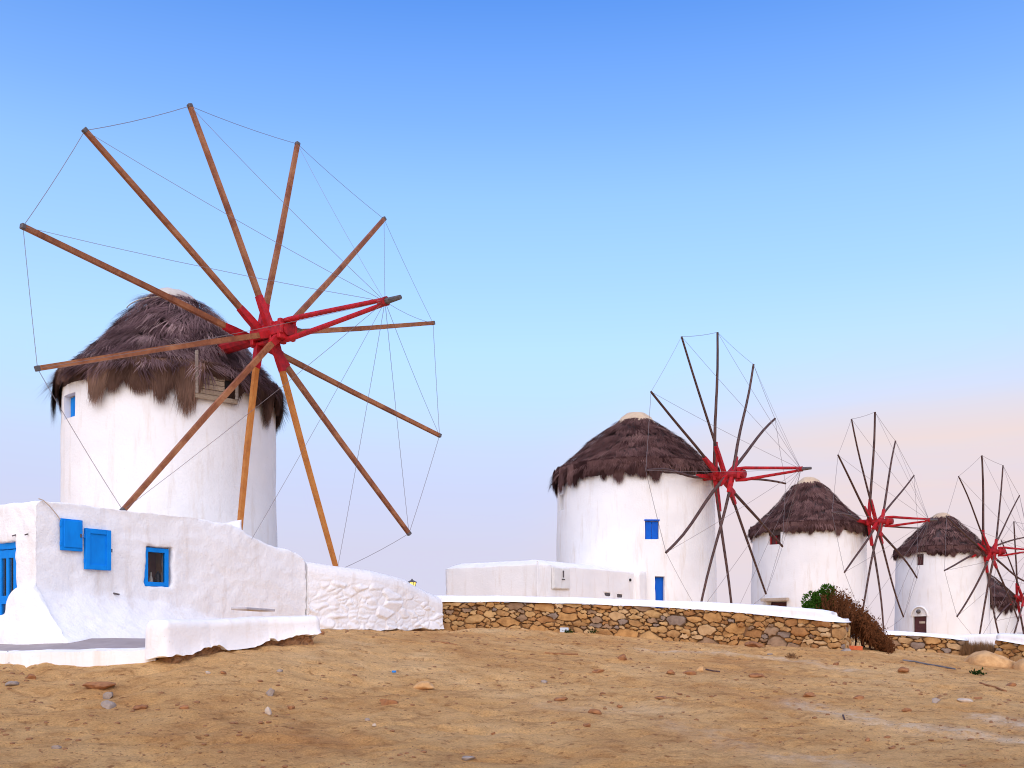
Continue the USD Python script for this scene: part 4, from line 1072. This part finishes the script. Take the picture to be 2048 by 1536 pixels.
# ------------------------------------------------------------------ rubble walls with single stones
def rubble_wall(label, path_pts, cop_top, cop_bot, base, thick, seed, size, group, cop_round=.12, cop_over=.05, core_only=False, cap_path=None):
    """path_pts: (x, y) along the face; heights in metres at those points. Each stone is a mesh of its own."""
    rng = np.random.default_rng(seed)
    path = np.asarray(path_pts, float)
    s = np.r_[0, np.cumsum(np.linalg.norm(np.diff(path, axis=0), axis=1))]
    L = s[-1]
    f_t, f_b, f_g = (lambda q: np.interp(q, s, cop_top)), (lambda q: np.interp(q, s, cop_bot)), (lambda q: np.interp(q, s, base))
    px_, py_ = PchipInterpolator(s, path[:, 0]), PchipInterpolator(s, path[:, 1])
    def frame(q):
        q = np.clip(q, 0, L)
        t = np.stack([px_.derivative()(q), py_.derivative()(q)], -1); t /= np.linalg.norm(t, axis=-1, keepdims=True)
        return np.stack([px_(q), py_(q)], -1), np.stack([t[..., 1], -t[..., 0]], -1)
    w = thing('rubble_wall', label, 'wall', (*path.mean(0), float(np.min(base))), group)
    # core
    q = np.linspace(.1, L - .12, max(8, int(L / .25)))
    xy, nr = frame(q)
    core = strip_mesh(np.c_[xy - nr * .055, f_b(q) - .02], np.c_[xy - nr * thick, f_b(q) - .02], 1.6)
    part('mortar_core', core, 'mortar', w)
    # coping
    q = np.linspace(0, L, max(10, int(L / .12)))
    xy, nr = frame(q)
    mid = xy - nr * (thick / 2)
    (cm, _) = low_wall(mid, f_t(q), f_b(q) - .0, thick + 2 * cop_over, cop_round, .016, seed + 2, len(q), 4, end_round=True)
    part('coping', cm, 'whitewash_fresh', w, 50)
    # stones: Voronoi cells of unevenly spaced seeds
    H = float((np.asarray(cop_bot) - np.asarray(base)).max()) + .25
    pts = []
    tries = 0
    asp = 2.1
    while tries < 9000:
        tries += 1
        c = np.array([rng.uniform(0, L), rng.uniform(0, H)])
        r = size * (rng.uniform(.8, 1.15) if tries < 60 else rng.uniform(.40, .75) if tries < 1400 else .34)
        if all(((c[0] - o[0]) / asp) ** 2 + (c[1] - o[1]) ** 2 > (max(r, 0) * .5 + o[2] * .5) ** 2 for o in pts):
            pts.append((c[0], c[1], r))
    pts = np.array(pts)
    gxm, gym = np.meshgrid(np.arange(-.3, L + .3, .052), np.arange(-.3, H + .3, .040))
    mic = np.c_[gxm.ravel(), gym.ravel()] + rng.uniform(-.02, .02, (gxm.size, 2))
    vor = Voronoi(mic)
    dd = ((mic[:, None, 0] - pts[None, :, 0]) / asp) ** 2 + (mic[:, None, 1] - pts[None, :, 1]) ** 2
    own = np.argmin(dd / (pts[None, :, 2] ** 1.6), axis=1)
    area = Polygon([(a, f_b(a) - f_g(a) + 0.0) for a in np.linspace(0, L, 40)] + [(a, -.14) for a in np.linspace(L, 0, 40)])
    cells = []
    for i in range(len(pts)):
        ms = []
        for k in np.nonzero(own == i)[0]:
            reg = vor.regions[vor.point_region[k]]
            if reg and -1 not in reg:
                ms.append(Polygon(vor.vertices[reg]))
        if not ms:
            continue
        pg = union_all(ms).intersection(area)
        pg = pg.buffer(-.020, join_style=1).buffer(.020 - .004 - .006 * rng.random(), join_style=1)
        if pg.geom_type == 'MultiPolygon':
            pg = max(pg.geoms, key=lambda g: g.area)
        if pg.is_empty or pg.geom_type != 'Polygon' or pg.area < .0012:
            continue
        cells.append(Polygon(pg.exterior).simplify(.008))
    cells.sort(key=lambda g: -g.area)
    small = []
    for k, pg in enumerate(cells):
        n = 9 if pg.area < .012 else 14
        rr = math.sqrt(pg.area)
        pg2 = pg
        ring = pg2.exterior
        q = np.array([ring.interpolate(t, normalized=True).coords[0] for t in (np.arange(n) + .3 * rng.random(n)) / n])
        c = q.mean(0)
        dep = rng.uniform(.025, .09)
        tilt = rng.normal(0, .28, 2)
        layers = [(1.0, -.10), (1.0, dep * .45), (rng.uniform(.86, .94), dep), (.35, dep + rng.uniform(.0, .015))]
        V = []
        for sc_, o in layers:
            pq = c + (q - c) * sc_ + (rng.normal(0, .010, q.shape) if sc_ < 1 else 0)
            off = o + (0 if o < 0 else ((pq - c) @ tilt) * .5)
            xy, nr = frame(pq[:, 0])
            V.append(np.c_[xy + nr * np.reshape(off, (-1, 1)) * 1.0 - nr * .03, pq[:, 1] + f_g(pq[:, 0])])
        V = np.vstack(V + [V[-1].mean(0)[None]])
        Fc = []
        for l in range(3):
            for j in range(n):
                a, b = l * n + j, l * n + (j + 1) % n
                Fc += [(a, b, b + n), (a, b + n, a + n)]
        for j in range(n):
            Fc.append((3 * n + j, 3 * n + (j + 1) % n, 4 * n))
        Fc = np.array(Fc)
        e1 = V[Fc[-1, 1]] - V[Fc[-1, 0]]; e2 = V[Fc[-1, 2]] - V[Fc[-1, 0]]
        xy, nr = frame(np.array([c[0]]))
        if np.cross(e1, e2) @ np.r_[nr[0], 0] < 0:
            Fc = Fc[:, ::-1]
        lk = f'wall_stone_{rng.choice(7, p=[.24, .2, .16, .1, .14, .06, .10])}'
        if k < 296:
            part('stone', (V, Fc), lk, w, 40)
        else:
            small.append((V, Fc))
    if small:
        part('small_stones', cat(*small), 'wall_stone_0', w, 40, 'stuff')
    return w
gwall = 'rubble walls with white copings'
cols = [(866, 24.5), (1000, 25.05), (1150, 25.3), (1300, 24.9), (1450, 24.1), (1560, 23.4), (1636, 22.75), (1668, 22.5), (1684, 22.6), (1693, 23.1), (1696, 24.0)]
def zrow(ys_):
    return [P(a, y_, b)[2] for (a, b), y_ in zip(cols, ys_)]
rubble_wall('long curved brown rubble wall with white coping below the second windmill', [P(a, 0, b)[:2] for a, b in cols], zrow([1190, 1191, 1194, 1199, 1205, 1212, 1219, 1230, 1238, 1239, 1236]), zrow([1204, 1204, 1207, 1213, 1222, 1233, 1241, 1245, 1246, 1245, 1243]),
            zrow([1256, 1257, 1264, 1277, 1288, 1294, 1298, 1300, 1300, 1297, 1292]), .5, 101, .215, gwall, .09, .025)
cols = [(1762, 29.2), (1800, 29.0), (1860, 28.7), (1905, 28.5), (1920, 28.45), (1929, 28.75), (1933, 29.3)]
rubble_wall('short grey-brown rubble wall with white coping right of the dry bush', [P(a, 0, b)[:2] for a, b in cols], zrow([1261, 1262, 1266, 1270, 1276, 1276, 1275]), zrow([1269, 1270, 1273, 1278, 1281, 1281, 1280]), zrow([1299, 1299, 1303, 1308, 1310, 1309, 1307]), .45, 103, .215, gwall, .05, .03)
cols = [(1988, 27.2), (2015, 26.9), (2048, 26.5), (2120, 25.8), (2240, 24.8)]
rubble_wall('orange rubble wall with thick white coping above the boulders at the right edge', [P(a, 0, b)[:2] for a, b in cols], zrow([1266, 1267, 1270, 1276, 1286]), zrow([1279, 1283, 1289, 1299, 1310]), zrow([1317, 1319, 1322, 1333, 1350]), .6, 107, .22, gwall, .12)
# white wall linking the two on the right, with a bank of dry grass in front
cols = [(1912, 30.2), (1950, 29.9), (2010, 29.4)]
(lm, _) = low_wall([P(a, 0, b)[:2] for a, b in cols], zrow([1271, 1268, 1266]), zrow([1310, 1312, 1316]), .5, .12, .015, 61, 50, 6)
solo('white_wall', lm, 'whitewash_fresh', 'low smooth white wall behind the bank of dry grass at right', 'wall', None, 50)

# ------------------------------------------------------------------ plants
def grass_clump(points, rng, h, w, per, lean=.3):
    B, D, N, L, W, Dr = [], [], [], [], [], []
    for p in points:
        az = rng.uniform(0, 2 * np.pi, per); tl = rng.normal(0, lean, per)
        d = np.stack([np.cos(az) * np.abs(tl), np.sin(az) * np.abs(tl), np.ones(per)], 1); d /= np.linalg.norm(d, axis=1, keepdims=True)
        nor = np.stack([np.cos(az), np.sin(az), 0 * az], 1)
        B.append(p + np.c_[rng.normal(0, .05, (per, 2)), np.zeros(per)]); D.append(d); N.append(nor); L.append(h * rng.uniform(.5, 1.15, per)); W.append(w * rng.uniform(.6, 1.3, per)); Dr.append(rng.uniform(0, .5, per))
    return blades(*[np.concatenate(q) for q in (B, D, N, L, W, Dr)], rng)
rng = np.random.default_rng(5)
gp = []
for k in range(150):
    a_ = rng.uniform(1926, 1992); f_ = rng.random()
    q = P(a_, 0, 28.5 - (a_ - 1926) / 66 * .9 + f_ * .6 - .3)
    gp.append(np.array([q[0], q[1], ground_z(q[0], q[1]) - .03 + f_ * .12]))
solo('dry_grass_bank', grass_clump(gp, rng, .40, .012, 20, .34), 'dry_grass', 'bank of dry straw-coloured grass between the short rubble wall and the orange one', 'grass', None, False, 'stuff')

def leaf_cards(points, rng, size, out_dirs=None):
    n = len(points)
    a = rng.normal(size=(n, 3)); a /= np.linalg.norm(a, axis=1, keepdims=True)
    if out_dirs is not None:
        a = a * .7 + out_dirs; a /= np.linalg.norm(a, axis=1, keepdims=True)
    b = np.cross(a, rng.normal(size=(n, 3))); b /= np.linalg.norm(b, axis=1, keepdims=True)
    s = size * rng.uniform(.6, 1.3, n)[:, None]
    V = np.stack([points, points + a * s * .5 + b * s * .28, points + a * s, points + a * s * .5 - b * s * .28], 1).reshape(-1, 3)
    o = np.arange(n)[:, None] * 4
    return V, np.vstack([o + [0, 1, 2], o + [0, 2, 3]])

# dry bush: twigs fanning up out of several roots, dense dark inside
dry = thing('dry_bush', 'large reddish-brown dry bush sloping down right of the rubble wall corner', 'bush', tuple(at_ground(1740, 1298)))
rng = np.random.default_rng(77)
prof_px = [(1640, 1190), (1658, 1176), (1680, 1186), (1700, 1203), (1720, 1222), (1740, 1240), (1755, 1262), (1768, 1275), (1778, 1290)]
B, D, N, L, W, Dr = [], [], [], [], [], []
leafp = []
for k in range(2300):
    f_ = rng.random()
    a_ = np.interp(f_, np.linspace(0, 1, len(prof_px)), [q[0] for q in prof_px]) + rng.normal(0, 4)
    ytop = np.interp(a_, [q[0] for q in prof_px], [q[1] for q in prof_px])
    Yd = 24.6 + rng.normal(0, .42) + (1700 - a_) * .006
    top = P(a_, ytop + abs(rng.normal(0, 18)) - 6 * rng.random() ** 3, Yd)
    gx, gy = top[0] * .9 + .1 * P(1720, 0, 24.6)[0] + rng.normal(0, .08), Yd + rng.normal(0, .1)
    gz = terrain(np.array([gx]), np.array([gy]), False)[0]
    t0 = rng.uniform(.15, .75)
    base = np.array([gx, gy, gz]) * (1 - t0) + top * t0
    d = top - base; ln = np.linalg.norm(d) + .05; d = d / ln + rng.normal(0, .22, 3) + np.array([.10, 0, .1]); d /= np.linalg.norm(d)
    B.append(base); D.append(d); N.append(unit(rng.normal(size=3))); L.append(min(ln, .75) * rng.uniform(.8, 1.3)); W.append(rng.uniform(.007, .016)); Dr.append(rng.uniform(-.2, .4))
    for e in range(9):
        leafp.append(base + d * min(ln, .75) * rng.uniform(.15, 1.0) + rng.normal(0, .03, 3))
st_ = blades(np.array(B), np.array(D), np.array(N), np.array(L), np.array(W), np.array(Dr), rng)
part('twigs', st_, 'dry_twig', dry, False, 'stuff')
leafp = np.array(leafp)
part('leaves', leaf_cards(leafp, rng, .06, np.tile([.05, -.1, .55], (len(leafp), 1))), 'dry_twig', dry, False, 'stuff')
stems = []
for k in range(14):
    a_ = rng.uniform(1665, 1760); q = P(a_, 0, 24.7 + rng.normal(0, .2)); g_ = np.array([q[0], q[1], ground_z(q[0], q[1]) - .05])
    yt = np.interp(a_, [w_[0] for w_ in prof_px], [w_[1] for w_ in prof_px]) + 22
    tp = P(a_ + rng.normal(0, 8), yt, q[1])
    part('stem', tube([g_, (g_ + tp) / 2 + rng.normal(0, .05, 3), tp], [.025, .018, .008], 6), 'dark_wood', dry, True)
# green shrub on the left of it
grn = thing('green_shrub', 'bright green leafy shrub peeping over the rubble wall coping left of the dry bush', 'shrub', tuple(P(1632, 1262, 24.6)))
blobs = [(1622, 1202, 16), (1640, 1196, 14), (1634, 1215, 17), (1655, 1182, 11), (1650, 1210, 16), (1618, 1216, 10), (1646, 1235, 18), (1625, 1235, 14)]
pts, outs = [], []
for a_, b_, r_ in blobs:
    c = P(a_, b_, 24.6 + rng.normal(0, .12)); R = r_ / F * 24.6
    n = 520
    q = rng.normal(size=(n, 3)); q /= np.linalg.norm(q, axis=1, keepdims=True)
    rad = R * (.55 + .5 * rng.random(n) ** .5)
    pts.append(c + q * rad[:, None]); outs.append(q)
part('leaves', leaf_cards(np.vstack(pts), rng, .07, np.vstack(outs)), 'green_leaf', grn, False, 'stuff')
for k in range(6):
    a_, b_, r_ = blobs[k]
    c = P(a_, b_, 24.6); g_ = P(1636 + rng.normal(0, 3), 1265, 24.6); g_[2] = ground_z(g_[0], g_[1]) - .05
    part('stem', tube([g_, (g_ + c) / 2 + rng.normal(0, .04, 3), c], [.022, .016, .008], 6), 'dark_wood', grn, True)

def weed(px_, py_, size, n, label, look='weed_leaf', name='weed_tuft'):
    c = at_ground(px_, py_)
    q = rng.normal(size=(n, 3)) * [size * .5, size * .35, size * .3]; q[:, 2] = np.abs(q[:, 2])
    o = q / (np.linalg.norm(q, axis=1, keepdims=True) + 1e-6)
    w_ = thing(name, label, 'plant', c)
    part('leaves', leaf_cards(c + q, rng, size * .45, o * .8 + [0, 0, .4]), look, w_, False, 'stuff')
    part('stem', tube([c - [0, 0, .03], c + [.01, 0, size * .25]], [.012, .006], 5), look, w_)
weed(57, 1328, .17, 260, 'small dark green weed at the foot of the white kerb')
weed(1137, 1266, .10, 120, 'tiny green weed beside the pale box in the rubble wall')
weed(1185, 1267, .10, 110, 'dark tuft at the foot of the rubble wall right of the pale box')
weed(1583, 1320, .12, 110, 'low brown tuft in the sand below the rubble wall', 'dry_grass')
weed(1955, 1352, .12, 120, 'green-brown tuft on the sand left of the boulders')

# ------------------------------------------------------------------ stones and litter on the sand
def rock_mesh(rng, sx, sy, sz, sub=2, ang=.5):
    ic = trimesh.creation.icosphere(sub, 1.0)
    v = np.array(ic.vertices)
    for _ in range(12):                                 # chop flat faces
        n_ = unit(rng.normal(size=3)); dcut = rng.uniform(.5, .85)
        over = v @ n_ - dcut
        v = v - np.maximum(over, 0)[:, None] * n_
    v = v + (meshkit.fbm(v * 2 + rng.uniform(0, 50), 3)[:, None] - .5) * ang * v
    return v * [sx, sy, sz], np.array(ic.faces)
def rock(px_, py_, wpx, hpx, look, label, name='rock', sink=.35, catg='rock', group=None, sub=2):
    g_ = at_ground(px_, py_)
    sx, szz = 1.18 * wpx / F * g_[1] / 2, 1.25 * hpx / F * g_[1] / 2
    v_, f_ = rock_mesh(rng, sx, sx * .8, szz * 1.35, sub)
    a_ = rng.uniform(-.5, .5)
    R = np.array([[math.cos(a_), -math.sin(a_), 0], [math.sin(a_), math.cos(a_), 0], [0, 0, 1]])
    v_ = v_ @ R.T + g_ + [0, 0, szz * (1 - 2 * sink)]
    return solo(name, (v_, f_), look, label, catg, group, 35)
for a in [
    (1245, 1320, 20, 11, 'brown_rock', 'brown angular rock below the middle of the rubble wall'), (1195, 1347, 26, 8, 'brown_rock', 'flat brown rock left of the mid-ground cluster'), (1377, 1350, 26, 12, 'brown_rock', 'rounded brown rock in the middle right of the sand'), (1400, 1342, 26, 10, 'sand_rock', 'sandy rock with a stick lying against it'),
    (1343, 1349, 20, 8, 'brown_rock', 'small brown rock left of the sandy rocks at mid right'), (1192, 1428, 30, 11, 'brown_rock', 'reddish-brown slab of rock in the right foreground sand'), (1122, 1402, 26, 8, 'brown_rock', 'thin brown rock lying on the sand at centre'), (1088, 1365, 16, 5, 'grey_rock', 'thin grey stone on the sand at centre'),
    (852, 1378, 46, 13, 'sand_rock', 'broad sandy rock outcrop below the end of the white wall'), (776, 1407, 36, 12, 'brown_rock', 'brown broken crust at the rim of a hollow in the sand'), (218, 1415, 28, 15, 'grey_rock', 'grey-topped stone in the left foreground'), (216, 1396, 24, 13, 'grey_rock', 'rounded grey stone just behind the grey-topped one'),
    (200, 1374, 60, 11, 'brown_rock', 'long low brown outcrop below the kerb'), (62, 1361, 24, 9, 'brown_rock', 'brown lump of earth near the left edge'), (540, 1392, 18, 15, 'grey_rock', 'pale grey pointed stone left of centre'), (537, 1432, 14, 14, 'pale_stone', 'small pale upright stone left of centre'),
    (582, 1420, 16, 8, 'brown_rock', 'small brown stone right of the pale upright stone'), (282, 1420, 32, 9, 'brown_rock', 'low brown lump in the left foreground'), (371, 1419, 22, 9, 'brown_rock', 'round brown lump left of centre foreground'), (735, 1443, 10, 6, 'grey_rock', 'small grey stone in front of the hollow'),
    (749, 1456, 9, 6, 'pale_stone', 'tiny white stone in front of the hollow'), (415, 1349, 12, 5, 'pale_stone', 'pale flat stone below the bench wall'), (448, 1349, 12, 7, 'brown_rock', 'small brown stone below the bench wall'), (110, 1499, 20, 6, 'grey_rock', 'grey flat stone at the lower left'),
    (986, 1469, 9, 6, 'brown_rock', 'small brown stone right of centre foreground'), (935, 1520, 30, 10, 'grey_rock', 'grey flat stone at the bottom centre'), (1736, 1484, 13, 7, 'brown_rock', 'reddish stone in the right foreground'), (1774, 1478, 15, 5, 'brown_rock', 'thin reddish stone beside the reddish stone'),
    (1322, 1397, 28, 6, 'brown_rock', 'narrow brown stone on the sand right of centre') , (1240, 1418, 12, 6, 'brown_rock', 'small brown stone beside the reddish-brown slab'), (1173, 1455, 16, 7, 'brown_rock', 'small brown lump in the centre right foreground'), (1806, 1345, 24, 9, 'brown_rock', 'reddish rock on the sand left of the pipe end'),
    (1515, 1355, 34, 7, 'brown_rock', 'flat brown rock crust below the wall corner'), (1620, 1394, 30, 8, 'brown_rock', 'brown rock in the scatter at right'), (1720, 1398, 24, 7, 'brown_rock', 'narrow brown rock in the scatter at right'), (1870, 1407, 20, 9, 'grey_rock', 'bluish grey stone in the scatter at right'),
    (1930, 1403, 26, 8, 'pale_stone', 'pale flat stone in the scatter at right'), (1815, 1422, 18, 7, 'brown_rock', 'dark brown stone right of the white streak'), (1957, 1398, 16, 6, 'brown_rock', 'small brown stone near the right edge'), (2022, 1372, 20, 7, 'brown_rock', 'brown stone below the boulders'),
    (1507, 1294, 34, 9, 'brown_rock', 'flat brown stone at the foot of the rubble wall'), (1422, 1277, 12, 7, 'brown_rock', 'small mossy stone at the foot of the rubble wall'), (1572, 1289, 14, 8, 'pale_stone', 'pale stone at the foot of the rubble wall'), (1540, 1310, 10, 4, 'grey_rock', 'small grey pebble on the pale track'), (1672, 1330, 12, 6, 'brown_rock', 'small dark stone on the pale track'),
    (1692, 1302, 22, 6, 'grey_rock', 'grey flat stone at the corner of the rubble wall'), (640, 1268, 16, 8, 'brown_rock', 'brown stone at the right end of the bench wall'), (560, 1345, 14, 5, 'grey_rock', 'grey stone on the sand in front of the bench wall'), (20, 1372, 30, 8, 'grey_rock', 'pale grey stone patch at the left edge')]:
    rock(*a)
# boulders at the right
def boulder(px_, Yd, wpx, ytop, ybot, label, look='sand_rock', dy=1.0, seed=3):
    r_ = np.random.default_rng(seed)
    c = P(px_, ybot, Yd); sx = wpx / F * Yd / 2; szz = (ybot - ytop) / F * Yd
    ic = trimesh.creation.icosphere(4, 1.0); v = np.array(ic.vertices)
    v = np.sign(v) * np.abs(v) ** .8
    for _ in range(5):
        n_ = unit(r_.normal(size=3)); v = v - np.maximum(v @ n_ - r_.uniform(.75, .95), 0)[:, None] * n_ * .8
    v = v * (1 + .26 * (meshkit.fbm(v * 1.4 + seed, 4)[:, None] - .5) + .07 * (meshkit.fbm(v * 6 + seed, 3)[:, None] - .5)) 
    v = v * [sx, sx * dy, szz]
    solo('boulder', (v + c + [0, sx * dy * .4, 0], np.array(ic.faces)), look, label, 'boulder', None, True)
boulder(1990, 22.6, 100, 1301, 1346, 'large rounded sandy boulder under the orange rubble wall', seed=3)
boulder(2075, 21.9, 74, 1316, 1350, 'sandy boulder cut by the right edge of the photo', seed=8)
# litter, pipes, sticks
def lying(name, pxs, r, look, label, catg, lift=.5):
    pts = [at_ground(a_, b_) + [0, 0, r * lift] for a_, b_ in pxs]
    solo(name, tube(pts, r, 6), look, label, catg, None, True)
lying('pipe', [(1806, 1322), (1830, 1326), (1855, 1330), (1880, 1334), (1910, 1340)], .022, 'lead_pipe', 'thin dark grey pipe lying on the sand at right', 'pipe')
lying('stick', [(1090, 1307), (1110, 1309), (1130, 1310), (1156, 1311)], .018, 'brown_rock', 'straight brown stick on the sand below the rubble wall', 'stick')
lying('stick', [(1412, 1340), (1425, 1343), (1440, 1345)], .016, 'dark_wood', 'dark stick lying against the sandy rock', 'stick')
lying('stick', [(862, 1283), (885, 1287), (915, 1292)], .014, 'brown_rock', 'thin brown stick on the sand near the end of the white wall', 'stick')
lying('stick', [(1686, 1434), (1689, 1440)], .012, 'dark_wood', 'short dark stick beside the pale streak', 'stick')
lying('root', [(1960, 1368), (1978, 1374), (1992, 1377), (2005, 1382), (2013, 1384)], .018, 'brown_rock', 'gnarled brown root on the sand under the boulders', 'root')
g_ = at_ground(788, 1347); solo('litter_cap', tube([g_ + [0, 0, .005], g_ + [0, 0, .035]], [.035, .033], 12), 'plastic_blue', 'small bright blue plastic lid lying on the sand', 'litter')
q = P(1128, 1261, 25.2)
solo('junction_box', obox(q + [0, -.12, 0], (1, -.05, 0), (.05, 1, 0), (0, 0, 1), .115, .09, .075, .01), 'plastic_white', 'pale blue-white box at the foot of the rubble wall', 'box')
g_ = at_ground(1708, 1300)
ob_ = obox(g_ + [0, .05, .04], (1, -.25, -.05), (.25, 1, 0), (0.05, 0, 1), .21, .12, .055, .015)
solo('clay_slab', ob_, 'terracotta', 'orange-red clay slab on the ground at the corner of the rubble wall', 'slab')
# loose gravel scattered over the sand
rng = np.random.default_rng(99)
V, Fc, k = [], [], 0
ico = trimesh.creation.icosphere(1, 1.0); iv, jf = np.array(ico.vertices), np.array(ico.faces)
N_ = 16000
gx = rng.uniform(-11, 15, N_); gy = 8.5 + 17 * rng.random(N_) ** 1.3
gz = terrain(gx, gy)
dens = meshkit.fbm(np.c_[gx * .5, gy * .5, 0 * gx], 3, 6)
keep = dens > rng.uniform(.25, .7, N_)
for x_, y_, z_ in zip(gx[keep], gy[keep], gz[keep]):
    s_ = .006 + .030 * rng.random() ** 9
    w_ = iv * (1 + .35 * (rng.random((len(iv), 1)) - .5)) * s_ * [1.2, 1.0, .55]
    V.append(w_ + [x_, y_, z_ + s_ * .1]); Fc.append(jf + k); k += len(iv)
part_ = np.array_split(np.arange(len(V)), 3)
mat('gravel_look', {'g': ('geometry', {}), 'r': ('rgb_ramp', {'ramp': [(0, (.22, .10, .04)), (.4, (.42, .225, .085)), (.7, (.46, .29, .14)), (.9, (.46, .36, .28)), (1, (.66, .58, .5))]}), 'p': ('principled_bsdf', {'roughness': .9})}, [('g.random_per_island', 'r.fac'), ('r.color', 'p.base_color')])
gv = part('gravel', (np.vstack(V), np.vstack(Fc)), 'gravel_look', None, True)
tag(gv, 'loose brown and grey gravel strewn over the sand', 'gravel', None, 'stuff')
